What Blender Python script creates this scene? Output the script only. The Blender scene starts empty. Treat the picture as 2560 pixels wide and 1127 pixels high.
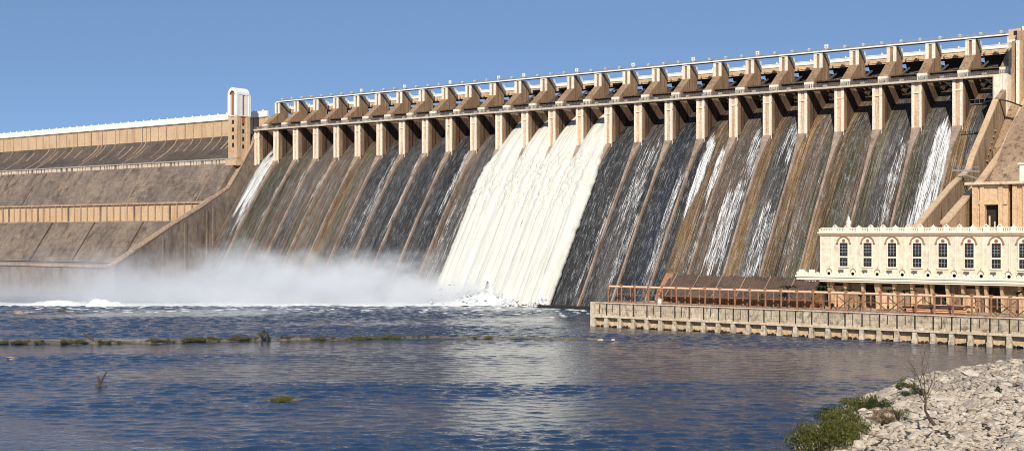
import bpy, math, random
import numpy as np
from mathutils import Vector, noise as mn
random.seed(7); rng = np.random.default_rng(7)
R = math.radians
scene = bpy.context.scene
COL = scene.collection

# ------------------------------------------------------------------ helpers
def smooth(a, b, x):
    t = np.clip((x - a) / (b - a), 0, 1); return t * t * (3 - 2 * t)
def fb(x, y, z=0.0, o=3):
    return mn.fractal(Vector((x, y, z)), 0.9, 2.1, o)

class MB:
    def __init__(s): s.v = []; s.f = []; s.m = []
    def add(s, vs, fs, mi=0):
        n = len(s.v); s.v += [tuple(p) for p in vs]
        s.f += [tuple(i + n for i in f) for f in fs]; s.m += [mi] * len(fs)
    def box(s, x0, x1, y0, y1, z0, z1, mi=0):
        s.add([(x0,y0,z0),(x1,y0,z0),(x1,y1,z0),(x0,y1,z0),(x0,y0,z1),(x1,y0,z1),(x1,y1,z1),(x0,y1,z1)],
              [(0,3,2,1),(4,5,6,7),(0,1,5,4),(1,2,6,5),(2,3,7,6),(3,0,4,7)], mi)
    def prism(s, prof, x0, x1, mi=0):          # prof: list of (y,z), extruded along x
        n = len(prof)
        a = sum(prof[i][0]*prof[(i+1)%n][1]-prof[(i+1)%n][0]*prof[i][1] for i in range(n))
        if a < 0: prof = prof[::-1]
        vs = [(x0,y,z) for y,z in prof] + [(x1,y,z) for y,z in prof]
        fs = [tuple(range(n-1,-1,-1)), tuple(range(n, 2*n))]
        fs += [(i,(i+1)%n,(i+1)%n+n,i+n) for i in range(n)]
        s.add(vs, fs, mi)
    def bar(s, p, q, w, h=None, mi=0):         # rectangular bar between points
        h = h or w; p = Vector(p); q = Vector(q); d = (q-p).normalized()
        up = Vector((0,0,1)) if abs(d.z) < .95 else Vector((0,1,0))
        a = d.cross(up).normalized()*w/2; b = a.cross(d).normalized()*h/2
        s.add([p-a-b,p+a-b,p+a+b,p-a+b,q-a-b,q+a-b,q+a+b,q-a+b],
              [(0,1,2,3),(7,6,5,4),(0,4,5,1),(1,5,6,2),(2,6,7,3),(3,7,4,0)], mi)
    def tube(s, pts, rs, n=6, mi=0):
        if not isinstance(rs, (list,tuple)): rs = [rs]*len(pts)
        pts = [Vector(p) for p in pts]; vs = []
        for i, p in enumerate(pts):
            d = (pts[min(i+1,len(pts)-1)]-pts[max(i-1,0)]).normalized()
            up = Vector((0,0,1)) if abs(d.z) < .9 else Vector((1,0,0))
            a = d.cross(up).normalized(); b = a.cross(d)
            for k in range(n):
                t = 2*math.pi*k/n; vs.append(p + (a*math.cos(t)+b*math.sin(t))*rs[i])
        fs = [(i*n+k, i*n+(k+1)%n, (i+1)*n+(k+1)%n, (i+1)*n+k) for i in range(len(pts)-1) for k in range(n)]
        fs += [tuple(range(n)), tuple(range((len(pts)-1)*n, len(pts)*n))[::-1]]
        s.add(vs, fs, mi)
    def lathe(s, c, prof, n=10, mi=0):         # prof (r,z)
        vs = [(c[0]+r*math.cos(2*math.pi*k/n), c[1]+r*math.sin(2*math.pi*k/n), c[2]+z) for r,z in prof for k in range(n)]
        fs = [(i*n+k, i*n+(k+1)%n, (i+1)*n+(k+1)%n, (i+1)*n+k) for i in range(len(prof)-1) for k in range(n)]
        s.add(vs, fs, mi)
    def rock(s, c, sx, sy, sz, mi=0, seed=0):
        rnd = random.Random(seed); n = 6; vs = [(0,0,-.7)]
        for ring, (r, z) in enumerate(((.75,-.45),(1.,.05),(.62,.6))):
            for k in range(n):
                t = 2*math.pi*(k+.5*ring+rnd.uniform(-.25,.25))/n; rr = r*rnd.uniform(.75,1.15)
                vs.append((rr*math.cos(t), rr*math.sin(t), z*rnd.uniform(.75,1.2)))
        vs.append((rnd.uniform(-.2,.2), rnd.uniform(-.2,.2), .8))
        fs = [(0,1+(k+1)%n,1+k) for k in range(n)]
        for r in range(2):
            for k in range(n):
                a=1+r*n+k; b=1+r*n+(k+1)%n; fs += [(a,b,b+n),(a,b+n,a+n)]
        L = 1+3*n; fs += [(1+2*n+k,1+2*n+(k+1)%n,L) for k in range(n)]
        ra, tl = rnd.uniform(0,6.28), rnd.uniform(-.5,.5); ca, sa = math.cos(ra), math.sin(ra); ct, st = math.cos(tl), math.sin(tl)
        out = []
        for x,y,z in vs:
            x,y,z = x*sx,y*sy,z*sz; x,z = x*ct-z*st, x*st+z*ct
            out.append((c[0]+x*ca-y*sa, c[1]+x*sa+y*ca, c[2]+z))
        s.add(out, fs, mi)
    def obj(s, name, mats, parent=None, base=None, sm=False, **kw):
        me = bpy.data.meshes.new(name)
        b = Vector(base) if base is not None else (parent_base(parent) if parent else Vector((0,0,0)))
        vs = np.array(s.v, dtype=np.float64) - np.array(b)
        me.from_pydata(vs.tolist(), [], s.f)
        if not isinstance(mats, (list,tuple)): mats = [mats]
        for m in mats: me.materials.append(m)
        if len(mats) > 1: me.polygons.foreach_set('material_index', s.m)
        if sm: me.polygons.foreach_set('use_smooth', [True]*len(me.polygons))
        me.update()
        o = bpy.data.objects.new(name, me); COL.objects.link(o)
        if parent:
            o.parent = parent; o.location = b - parent_base(parent)
        else: o.location = b
        for k, v in kw.items(): o[k] = v
        return o

def parent_base(p):
    b = Vector((0,0,0))
    while p is not None: b += Vector(p.location); p = p.parent
    return b
def thing(name, loc, label, cat, group=None):
    o = bpy.data.objects.new(name, None); COL.objects.link(o); o.location = loc
    o.empty_display_size = 2; o['label'] = label; o['category'] = cat
    if group: o['group'] = group
    return o
def tag(o, label, cat, group=None):
    o['label'] = label; o['category'] = cat
    if group: o['group'] = group
    return o
def child_copy(o, parent, dx=0, dy=0, dz=0):
    c = o.copy(); COL.objects.link(c); c.parent = parent
    c.location = Vector(o.location) + Vector((dx,dy,dz))
    for ch in list(o.children):
        g = ch.copy(); COL.objects.link(g); g.parent = c
    return c
def thing_copy(o, loc, label=None):
    c = o.copy(); COL.objects.link(c); c.location = loc
    if label: c['label'] = label
    for ch in list(o.children):
        g = ch.copy(); COL.objects.link(g); g.parent = c
        for h in list(ch.children):
            k = h.copy(); COL.objects.link(k); k.parent = g
    return c

# ------------------------------------------------------------------ materials
class NT:
    def __init__(s, name):
        s.m = bpy.data.materials.new(name); s.m.use_nodes = True; s.t = s.m.node_tree; s.t.nodes.clear()
        s.out = s.t.nodes.new('ShaderNodeOutputMaterial')
    def n(s, typ, **kw):
        nd = s.t.nodes.new('ShaderNode'+typ)
        for k, v in kw.items(): setattr(nd, k, v)
        return nd
    def l(s, a, b): s.t.links.new(a, b)
    def pos(s, scale=(1,1,1), loc=(0,0,0), rot=(0,0,0)):
        g = s.n('NewGeometry'); mp = s.n('Mapping'); s.l(g.outputs['Position'], mp.inputs[0])
        mp.inputs['Scale'].default_value = scale; mp.inputs['Location'].default_value = loc; mp.inputs['Rotation'].default_value = rot
        return mp.outputs[0]
    def noise(s, vec, scale, detail=3, rough=.55, dist=0):
        nd = s.n('TexNoise'); s.l(vec, nd.inputs['Vector']); nd.inputs['Scale'].default_value = scale
        nd.inputs['Detail'].default_value = detail; nd.inputs['Roughness'].default_value = rough; nd.inputs['Distortion'].default_value = dist
        return nd.outputs['Fac']
    def ramp(s, fac, stops):
        r = s.n('ValToRGB'); s.l(fac, r.inputs[0]); e = r.color_ramp.elements
        while len(e) < len(stops): e.new(.5)
        for el, (p, c) in zip(e, stops):
            el.position = p; el.color = (c[0],c[1],c[2],1) if hasattr(c,'__len__') else (c,c,c,1)
        return r.outputs[0]
    def math(s, op, a, b=None, clamp=False):
        nd = s.n('Math', operation=op, use_clamp=clamp)
        for i, x in enumerate((a, b)):
            if x is None: continue
            if isinstance(x, (int,float)): nd.inputs[i].default_value = x
            else: s.l(x, nd.inputs[i])
        return nd.outputs[0]
    def mix(s, fac, a, b, typ='MIX'):
        nd = s.n('Mix', data_type='RGBA', blend_type=typ)
        for sock, x in ((nd.inputs[0], fac), (nd.inputs[6], a), (nd.inputs[7], b)):
            if isinstance(x, (int,float)): sock.default_value = x
            elif isinstance(x, tuple): sock.default_value = (*x, 1)
            else: s.l(x, sock)
        return nd.outputs[2]
    def bump(s, h, strength, dist, prev=None):
        b = s.n('Bump'); b.inputs['Strength'].default_value = strength; b.inputs['Distance'].default_value = dist
        s.l(h, b.inputs['Height'])
        if prev is not None: s.l(prev, b.inputs['Normal'])
        return b.outputs[0]
    def pbr(s, col, rough=.85, nrm=None, spec=.3, metal=0):
        p = s.n('BsdfPrincipled')
        for sock, x in ((p.inputs['Base Color'], col), (p.inputs['Roughness'], rough)):
            if isinstance(x, tuple): sock.default_value = (*x, 1)
            elif isinstance(x, (int,float)): sock.default_value = x
            else: s.l(x, sock)
        p.inputs['Specular IOR Level'].default_value = spec; p.inputs['Metallic'].default_value = metal
        if nrm is not None: s.l(nrm, p.inputs['Normal'])
        s.l(p.outputs[0], s.out.inputs[0]); return p

def stone(name, c1, c2, c3=None, streak=.25, big=.06, stain=.5, rough=.9, fine=1.2, bumpd=.25, sl=0.04):
    """weathered concrete / masonry: large patches, vertical runs of stain, fine grain"""
    t = NT(name)
    a = t.noise(t.pos((1,1,1)), big, 4, .6)
    v = t.noise(t.pos((1,1,sl/streak)), streak, 4, .65)
    g = t.noise(t.pos((1,1,.8)), fine, 3, .7)
    col = t.mix(t.ramp(a, [(.35,0),(.65,1)]), c1, c2)
    c3 = c3 or tuple(x*.45 for x in c1)
    col = t.mix(t.math('MULTIPLY', t.ramp(v, [(.5,0),(.68,1)]), stain), col, c3)
    col = t.mix(.55, col, t.mix(1.0, col, t.ramp(g, [(.3,.55),(.7,1.35)]), 'MULTIPLY'))
    nb = t.bump(g, .7, bumpd); nb = t.bump(v, .5, bumpd*1.5, nb)
    t.pbr(col, rough, nb, .2); return t.m
def plain(name, c, rough=.6, spec=.3, metal=0, var=.25, sc=1.5):
    t = NT(name); g = t.noise(t.pos(), sc, 3, .6)
    t.pbr(t.mix(1.0, c, t.ramp(g, [(.3,1-var),(.7,1+var)]), 'MULTIPLY'), rough, None, spec, metal); return t.m

M = {}
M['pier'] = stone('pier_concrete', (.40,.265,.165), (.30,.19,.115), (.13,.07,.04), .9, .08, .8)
M['front'] = stone('pier_front_concrete', (.94,.84,.69), (.88,.76,.60), (.5,.32,.2), 1.2, .1, .35)  # lighter copy of the pier concrete, sunlit contrast put into the colour
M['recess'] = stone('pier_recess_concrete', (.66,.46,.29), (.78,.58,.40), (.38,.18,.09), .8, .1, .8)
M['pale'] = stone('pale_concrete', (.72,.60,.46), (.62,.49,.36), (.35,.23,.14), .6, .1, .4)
M['pier_stain_shade'] = stone('stained_shaded_pier_concrete', (.115,.072,.048), (.18,.11,.07), (.035,.025,.02), .7, .09, .9)  # water stain plus the shade around the bays, both put into the colour
M['grey'] = stone('grey_concrete', (.42,.40,.36), (.34,.31,.27), (.16,.13,.1), .6, .2, .5)
M['white'] = plain('white_paint', (.86,.84,.78), .7, .3, 0, .06, .3)
M['wall'] = stone('dam_wall_concrete', (.62,.43,.26), (.68,.49,.31), (.45,.26,.14), .16, .03, .6)
M['slope'] = stone('dark_masonry', (.20,.155,.125), (.30,.23,.175), (.10,.078,.064), .15, .05, .8, fine=.35, bumpd=.6)
def courses(name, src, hcol):
    m = src.copy(); m.name = name; nt_ = m.node_tree; p_ = [n for n in nt_.nodes if n.type == 'BSDF_PRINCIPLED'][0]
    lk = p_.inputs['Base Color'].links[0]; frm = lk.from_socket
    g_ = nt_.nodes.new('ShaderNodeNewGeometry'); b_ = nt_.nodes.new('ShaderNodeTexBrick'); mp_ = nt_.nodes.new('ShaderNodeMapping'); mp_.inputs['Rotation'].default_value = (R(90), 0, 0)
    b_.inputs['Color1'].default_value = (1,1,1,1); b_.inputs['Color2'].default_value = (.78,.78,.78,1); b_.inputs['Mortar'].default_value = hcol
    b_.inputs['Scale'].default_value = 1; b_.inputs['Brick Width'].default_value = 4.2; b_.inputs['Row Height'].default_value = 1.7; b_.inputs['Mortar Size'].default_value = .09
    m_ = nt_.nodes.new('ShaderNodeMix'); m_.data_type = 'RGBA'; m_.blend_type = 'MULTIPLY'; m_.inputs[0].default_value = .75
    nt_.links.new(g_.outputs['Position'], mp_.inputs[0]); nt_.links.new(mp_.outputs[0], b_.inputs['Vector']); nt_.links.new(frm, m_.inputs[6]); nt_.links.new(b_.outputs['Color'], m_.inputs[7]); nt_.links.new(m_.outputs[2], p_.inputs['Base Color'])
    return m
M['slopec'] = courses('coursed_masonry', M['slope'], (.45,.45,.45,1))
M['curve'] = stone('black_masonry', (.095,.074,.062), (.145,.112,.09), (.05,.04,.035), .2, .06, .6, fine=.5, bumpd=.6)
M['kerb'] = stone('kerb_concrete', (.50,.35,.235), (.40,.28,.19), (.2,.13,.09), .3, .08, .6)
M['rib'] = stone('rib_concrete', (.27,.19,.14), (.42,.32,.25), (.08,.06,.05), .35, .12, .6)
M['brown'] = stone('brown_masonry', (.32,.215,.135), (.44,.31,.20), (.13,.08,.05), .5, .05, .95)
M['steel'] = plain('dark_steel', (.035,.03,.028), .6, .4, .3)
M['arm'] = plain('grey_steel', (.16,.15,.14), .5, .4, .3)
M['galv'] = plain('galvanised_steel', (.36,.37,.37), .5, .4, .3)
M['machine'] = plain('machine_paint', (.55,.56,.55), .5, .4, 0, .3)
M['rust'] = plain('rust_brown_paint', (.31,.145,.08), .6, .3, 0, .35)
M['rustl'] = plain('orange_primer_paint', (.86,.55,.35), .55, .3, 0, .2)
M['cream'] = stone('cream_plaster', (.86,.75,.58), (.82,.70,.53), (.60,.47,.33), .3, .04, .35, fine=.6, bumpd=.03)
M['creaml'] = plain('ivory_trim', (.90,.82,.66), .7, .3, 0, .06)
M['trim'] = plain('brown_trim', (.42,.23,.13), .7, .3, 0, .1)
M['medal'] = plain('red_brown_medallion', (.38,.12,.07), .7, .3, 0, .1)
M['dark'] = plain('dark_interior', (.03,.026,.024), .8, .2, 0, .3)
M['quay'] = stone('quay_concrete', (.66,.56,.42), (.52,.42,.30), (.24,.18,.12), .7, .2, .9, fine=.9, sl=.5)
M['quayp'] = stone('quay_panel_stone', (.66,.49,.30), (.58,.42,.25), (.30,.19,.11), .5, .1, .4)
M['wet'] = plain('wet_stone', (.035,.028,.022), .35, .5, 0, .4)
M['brick'] = stone('orange_brick', (.34,.16,.085), (.40,.21,.12), (.22,.1,.05), .5, .1, .4)
M['sheet'] = stone('brown_roof_sheet', (.115,.075,.057), (.15,.10,.075), (.06,.042,.035), .35, .08, .6)
M['deck'] = stone('deck_concrete', (.30,.20,.13), (.36,.25,.17), None, .3, .1, .5)
M['rock'] = stone('pale_rock', (.66,.575,.46), (.50,.42,.325), (.40,.28,.18), .35, .15, .5, fine=1.6, sl=.3)
M['rock2'] = stone('grey_rock', (.36,.31,.26), (.44,.36,.28), None, .35, .2, .5, fine=1.6)
M['earth'] = stone('bank_earth', (.055,.045,.034), (.085,.068,.05), None, .3, .1, .5)
M['wood'] = plain('dead_wood', (.09,.065,.05), .8, .2, 0, .3)
M['woodl'] = plain('bleached_wood', (.30,.24,.19), .8, .2, 0, .3)
M['driftrock'] = stone('river_rock', (.09,.075,.05), (.19,.16,.12), None, .4, .3, .5)
def leafmat(name, a, b):
    t = NT(name); g = t.noise(t.pos(), .9, 3, .6)
    p = t.pbr(t.mix(t.ramp(g, [(.35,0),(.65,1)]), a, b), .6, None, .25)
    tr = t.n('BsdfTranslucent'); tr.inputs[0].default_value = (*b, 1); ms = t.n('MixShader'); ms.inputs[0].default_value = .25
    t.l(p.outputs[0], ms.inputs[1]); t.l(tr.outputs[0], ms.inputs[2]); t.l(ms.outputs[0], t.out.inputs[0]); return t.m
M['leaf'] = leafmat('green_leaf', (.06,.07,.016), (.17,.165,.038))
M['leafd'] = leafmat('dark_leaf', (.022,.045,.014), (.045,.075,.022))
M['leafr'] = leafmat('reddish_leaf', (.30,.17,.085), (.22,.15,.06))
M['grass'] = leafmat('dry_grass', (.055,.06,.02), (.19,.165,.075))

# wet chute face: tone and foam come from per-vertex data
t = NT('wet_spillway_face')
at = t.n('Attribute', attribute_name='tone'); af = t.n('Attribute', attribute_name='foam')
st = t.noise(t.pos((2.3,.05,.03)), 1.0, 5, .7)
st2 = t.noise(t.pos((.55,.03,.02), (3,7,1)), 1.0, 3, .6)
sp = t.noise(t.pos((2.1,.26,.17)), 1.0, 5, .85)
sp2 = t.noise(t.pos((.5,.2,.13),(9,2,4)), 1.0, 3, .6)
c = t.mix(1.0, at.outputs['Color'], t.ramp(st, [(.32,.35),(.5,.9),(.68,1.7)]), 'MULTIPLY')
c = t.mix(1.0, c, t.ramp(st2, [(.3,.65),(.7,1.35)]), 'MULTIPLY')
spk = t.math('MULTIPLY', t.ramp(sp, [(.50,0),(.60,1)]), t.ramp(sp2, [(.36,0),(.60,1)]))
c = t.mix(t.math('MULTIPLY', spk, .62), c, (.38,.385,.39))
c = t.mix(t.math('MULTIPLY', t.ramp(t.noise(t.pos((2.2,.5,.3),(4,1,8)), 1.0, 4, .8), [(.52,0),(.62,1)]), .55), c, (.012,.011,.012))
n_ = t.math('ADD', t.math('MULTIPLY', st, .45), t.math('MULTIPLY', sp, .55))
fo = t.math('ADD', af.outputs['Fac'], t.math('MULTIPLY', t.math('SUBTRACT', n_, .5), 3.0))
fm = t.math('MULTIPLY', t.ramp(fo, [(.62,0),(.9,1)]), t.math('MINIMUM', t.math('MULTIPLY', af.outputs['Fac'], 4.0), 1.0))
c = t.mix(fm, c, (.82,.82,.80))
ln = t.noise(t.pos((3.2,.022,.015),(7,3,5)), 1.0, 3, .6)
c = t.mix(1.0, c, t.ramp(ln, [(.36,.22),(.44,1),(.58,1),(.66,1.9)]), 'MULTIPLY')
nb = t.bump(st, .8, .5); nb = t.bump(sp, .6, .3, nb)
t.pbr(c, t.ramp(sp, [(.3,.45),(.7,.75)]), nb, .35); M['chute'] = t.m

# the torrent
t = NT('white_torrent_water')
st = t.noise(t.pos((1.1,.05,.035)), 1.0, 5, .65)
s2 = t.noise(t.pos((.9,.35,.25)), 1.0, 5, .7)
c = t.mix(t.ramp(st, [(.36,0),(.56,1)]), (.58,.57,.49), (.72,.71,.63))
c = t.mix(t.math('MULTIPLY', t.ramp(s2, [(.56,0),(.7,1)]), .5), c, (.6,.56,.44))
nb = t.bump(st, .45, .35); nb = t.bump(s2, .6, .4, nb)
t.pbr(c, .6, nb, .2); M['torrent'] = t.m
t = NT('white_foam')
s2 = t.noise(t.pos((.35,.35,.8)), 1.0, 5, .75)
t.pbr(t.mix(t.ramp(s2, [(.4,0),(.6,1)]), (.62,.64,.64), (.86,.86,.83)), .7, t.bump(s2, .9, .6), .2); M['foam'] = t.m

# river
t = NT('river_water')
g1 = t.noise(t.pos((1,1,1)), .012, 3, .5, .6)
pat = t.noise(t.pos((.35,.9,1), rot=(0,0,R(52))), .03, 3, .55, .3)
w1 = t.noise(t.pos((.75,1.1,1), rot=(0,0,R(52))), .30, 5, .62, .4)
w2 = t.noise(t.pos((.8,1.3,1), rot=(0,0,R(60))), 1.1, 3, .6, .2)
ar = t.n('Attribute', attribute_name='rough')
h = t.math('MULTIPLY', w1, ar.outputs['Fac']); h2 = t.math('MULTIPLY', w2, t.math('ADD', ar.outputs['Fac'], .15))
nb = t.bump(h, 1.0, .55); nb = t.bump(h2, 1.0, .16, nb)
p = t.pbr(t.mix(g1, (.012,.031,.074), (.021,.042,.088)), .04, nb, .5); p.inputs['IOR'].default_value = 1.33
M['river'] = t.m

# ------------------------------------------------------------------ camera
f_px, Lx = 3200., 4205.
Rr = math.hypot(f_px, Lx); cc, ss = f_px/Rr, Lx/Rr
CAM = (642.9, -569.5, 35.0)
cam = bpy.data.cameras.new('camera'); co = bpy.data.objects.new('camera', cam); COL.objects.link(co)
co.location = CAM; co.rotation_euler = (R(90), 0, math.atan2(cc, ss))
cam.sensor_width = 36; cam.lens = 36*f_px/2560; cam.shift_y = (588-563.5)/2560
cam.clip_end = 20000; cam.clip_start = 1; scene.camera = co

# ------------------------------------------------------------------ light
SUN_EL, SUN_AZ = R(33), R(-60)        # azimuth of the direction towards the sun, from +x
w = bpy.data.worlds.new("World"); scene.world = w; w.use_nodes = True
nt = w.node_tree; bg = nt.nodes['Background']
sky = nt.nodes.new('ShaderNodeTexSky'); sky.sky_type = 'NISHITA'; sky.sun_disc = False
sky.sun_elevation = SUN_EL; sky.sun_rotation = R(90) - SUN_AZ
sky.altitude = 6000; sky.air_density = .8; sky.dust_density = 0.0; sky.ozone_density = 4.0
tint = nt.nodes.new('ShaderNodeMix'); tint.data_type = 'RGBA'; tint.blend_type = 'MULTIPLY'; tint.inputs[0].default_value = 1
tint.inputs[7].default_value = (1.0, .90, .80, 1); nt.links.new(sky.outputs[0], tint.inputs[6])
even = nt.nodes.new('ShaderNodeMix'); even.data_type = 'RGBA'; even.inputs[0].default_value = .55
even.inputs[7].default_value = (1.42, 2.48, 4.25, 1); nt.links.new(tint.outputs[2], even.inputs[6]); nt.links.new(even.outputs[2], bg.inputs[0]); bg.inputs[1].default_value = 0.14
sd = bpy.data.lights.new('sun', 'SUN'); so = bpy.data.objects.new('sun', sd); COL.objects.link(so)
sd.energy = 4.6; sd.angle = R(.5); sd.color = (1, .92, .80)
dv = Vector((math.cos(SUN_AZ)*math.cos(SUN_EL), math.sin(SUN_AZ)*math.cos(SUN_EL), math.sin(SUN_EL)))
so.rotation_euler = dv.to_track_quat('Z', 'Y').to_euler(); so.location = (400, -300, 300)
scene.view_settings.view_transform = 'Standard'; scene.view_settings.look = 'None'
scene.view_settings.exposure = 0; scene.view_settings.gamma = 1
scene.cycles.use_denoising = True; scene.cycles.pixel_filter_type = 'BLACKMAN_HARRIS'; scene.cycles.filter_width = 1.0
scene.cycles.max_bounces = 6; scene.cycles.volume_bounces = 4; scene.cycles.volume_step_rate = 1.0; scene.cycles.volume_max_steps = 256

# ------------------------------------------------------------------ dam profile
S = 18.3
PY = np.array([-56,-45.5,-28,-10,-1,7,15,24,32]); PZ = np.array([0,16.5,44.5,71,82.5,90,96,101,103.])
def cz(y): return np.interp(y, _yy, _zz)
_yy = np.linspace(-56, 32, 400); _z0 = np.interp(_yy, PY, PZ)
_k = np.exp(-np.linspace(-2,2,41)**2); _k /= _k.sum()
_zz = np.convolve(np.pad(_z0, 20, mode='reflect', reflect_type='odd'), _k, 'valid')

# ================================================================== THE SPILLWAY DAM
dam = thing('spillway_dam', (0,0,0), 'huge concrete spillway dam with a row of gated bays and long wet streaked chutes', 'dam')
# chute tones for the 26 bays (linear albedo): (left strip, middle, right strip)
K=(.027,.026,.027); DK=(.044,.041,.039); GR=(.085,.075,.066); BR=(.125,.088,.06); OC=(.205,.122,.05); OL=(.085,.072,.040); PB=(.16,.115,.085)
bays = [(BR,GR,BR),(OL,OL,GR),(OL,BR,BR),(GR,BR,OL),(BR,BR,OL),(OC,OL,BR),(GR,DK,GR),(DK,DK,DK),(DK,K,DK),(DK,K,K),(BR,GR,BR),
        (BR,BR,BR),(BR,BR,BR),(BR,BR,BR),(BR,BR,BR),(K,K,DK),(DK,GR,DK),(K,(.018,.021,.030),GR),(K,OC,BR),(BR,BR,GR),(OC,GR,GR),
        (OC,BR,OL),(OC,OL,BR),(OL,GR,BR),(OL,GR,PB),(OC,GR,BR)]
# foam patches per bay: (bay, centre u 0..1, half width, z from, z to, strength)
FO = [(1,.50,.42,50,90,.95),(1,.75,.2,38,60,.8),(2,.85,.12,45,70,.75),(3,.85,.10,60,80,.8),(4,.82,.10,50,78,.7),(5,.6,.3,82,95,.55),(6,.2,.1,60,75,.3),
      (7,.75,.22,40,84,.72),(7,.4,.35,12,60,.55),(8,.88,.10,40,86,.85),(8,.3,.08,20,60,.5),(9,.85,.1,70,95,.6),(9,.25,.1,10,55,.5),(10,.8,.14,50,86,.8),(10,.4,.2,10,45,.5),
      (11,.5,.45,5,55,.6),(11,.9,.1,80,90,.8),(16,.35,.12,10,80,.5),(16,.8,.15,10,60,.62),(17,.55,.35,40,84,.7),(17,.75,.2,8,50,.7),(17,.3,.12,5,50,.5),
      (18,.8,.14,10,70,.75),(18,.45,.08,20,80,.45),(19,.35,.18,48,85,.95),(19,.8,.12,50,82,.95),(19,.85,.12,10,50,.6),(20,.6,.35,15,60,.82),(20,.75,.22,62,86,.8),
      (20,.5,.4,50,80,.5),(21,.7,.28,5,50,.75),(21,.7,.25,70,90,.75),(22,.6,.3,10,45,.55),(22,.85,.1,50,70,.6),(23,.85,.14,5,40,.6),(23,.6,.3,30,60,.4),(24,.75,.18,35,80,.72),
      (24,.4,.3,20,60,.4),(25,.7,.3,50,86,.97),(25,.62,.26,25,62,.95),(25,.5,.2,12,45,.9),(26,.75,.28,45,78,.85),(26,.5,.3,50,82,.5),(24,.5,.4,60,80,.4)]
nu, nv = 26*20, 150
ys = np.concatenate([[-60], np.linspace(-56, 32, nv-1)])
xs = np.linspace(0, 26*S, nu+1)
X, Y = np.meshgrid(xs, ys); Z = np.where(Y < -56, -6.0, cz(Y))
V = np.stack([X.ravel(), Y.ravel(), Z.ravel()], 1)
nc = nu+1
F = [(j*nc+i, j*nc+i+1, (j+1)*nc+i+1, (j+1)*nc+i) for j in range(len(ys)-1) for i in range(nu)]
tone = np.zeros((len(V),3)); foam = np.zeros(len(V))
for k in range(len(V)):
    x, y, z = V[k]; b = min(25, int(x/S)); u = x/S-b
    wob = .12*fb(x*.15, z*.03, 1)
    a, m_, r = (np.array(q) for q in bays[b])
    uu = u + wob
    cl = a + (m_-a)*smooth(.22,.42,uu); cl = cl + (r-cl)*smooth(.62,.85,uu)
    cl = cl*(1+.5*fb(x*.08+5, z*.02, 3))
    if z > 86: cl = cl*.8 + np.array((.04,.033,.026))*.2
    tone[k] = np.clip(cl, .008, 1)
for (b, uc, hw, z0, z1, s_) in FO:
    u = V[:,0]/S-(b-1); drift = .025*np.sin(V[:,2]*.11+b)+.012*np.sin(V[:,2]*.43+2*b)
    e = 1-smooth(.6,1.15, np.abs(u-uc-drift)/hw); zz = V[:,2]
    e = e*smooth(z0-9, z0+6, zz+6*np.sin(u*23+b))*(1-smooth(z1-4, z1+5, zz+3*np.sin(u*17)))
    e[(u<0)|(u>1)] = 0
    foam = np.maximum(foam, e*s_*.88)
mb = MB(); mb.v = V.tolist(); mb.f = F; mb.m = [0]*len(F)
ch = mb.obj('chute_face', M['chute'], dam, sm=True)
ca = ch.data.attributes.new('tone','FLOAT_COLOR','POINT'); ca.data.foreach_set('color', np.concatenate([tone, np.ones((len(V),1))],1).ravel())
cf = ch.data.attributes.new('foam','FLOAT','POINT'); cf.data.foreach_set('value', foam)
# body below
mb = MB(); mb.prism([(-59,-6),(32.5,-6),(32.5,102),(34,102),(34,-6.5)][:4]+[(34,102),(34,-6)], 0, 26*S)
mb = MB(); mb.box(0, 26*S, 32, 36, -6, 103); mb.obj('crest_body', M['brown'], dam)
# apron sill at the toe
mb = MB(); mb.box(262, 26*S, -62.5, -56.2, -4, .9); mb.obj('toe_sill', M['wet'], dam)

# piers
PW = 4.5
def pier_mesh():
    mb = MB(); h = PW/2
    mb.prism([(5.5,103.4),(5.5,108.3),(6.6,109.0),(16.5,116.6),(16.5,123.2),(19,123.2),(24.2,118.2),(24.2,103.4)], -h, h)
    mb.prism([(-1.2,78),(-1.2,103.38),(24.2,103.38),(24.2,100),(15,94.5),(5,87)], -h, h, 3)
    mb.prism([(24.22,99),(24.22,114.5),(36,114.5),(36,101)], -h+.8, h-.8, 3)  # narrower rear part, its shade put into the dark material
    mb.prism([(19.05,123.22),(19.05,123.5),(24.3,123.2),(24.8,122.4),(24.8,117.8),(24.25,118.1)], -h-.05, h+.12, 1)
    # raised edge strips of the front below the walkway, recessed panel between, low sill
    for sx in (-1, 1):
        x0, x1 = sorted((sx*(h+.02), sx*(h-1.3)))
        mb.box(x0, x1, -1.75, -1.18, 80.8, 103.4, 1)
    mb.box(-h+1.3, h-1.3, -1.42, -1.19, 80.2, 103.4, 2)
    mb.box(-h-.02, h+.02, -1.85, -1.1, 98.6, 99.2, 1)
    # nose block above the walkway
    mb.box(-h-.05, h+.05, 5.1, 6.4, 104.7, 108.4, 1)
    # column facing: two strips + recess
    for sx in (-1, 1):
        x0, x1 = sorted((sx*(h+.02), sx*(h-1.5)))
        mb.box(x0, x1, 16.1, 16.7, 116.2, 123.4, 1)
    mb.box(-h-.03, h+.03, 16.0, 16.8, 123.0, 123.55, 1)
    mb.box(h-.1, h+.22, -1.0, 1.6, 84, 103.3); mb.box(h-.1, h+.15, 1.6, 5.0, 84, 103.3, 3)  # lighter strip paints the sunlit edge of the side, darker behind it
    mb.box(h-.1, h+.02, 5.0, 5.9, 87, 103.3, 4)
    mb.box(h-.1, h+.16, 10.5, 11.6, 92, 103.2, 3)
    mb.box(h-.1, h+.12, 21, 21.8, 104, 120)
    return mb
p0 = pier_mesh().obj('pier', [M['pier'], M['front'], M['recess'], M['pier_stain_shade'], M['dark']], dam)
piers = [p0]
for i in range(1, 27): piers.append(child_copy(p0, dam, i*S))
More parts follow.
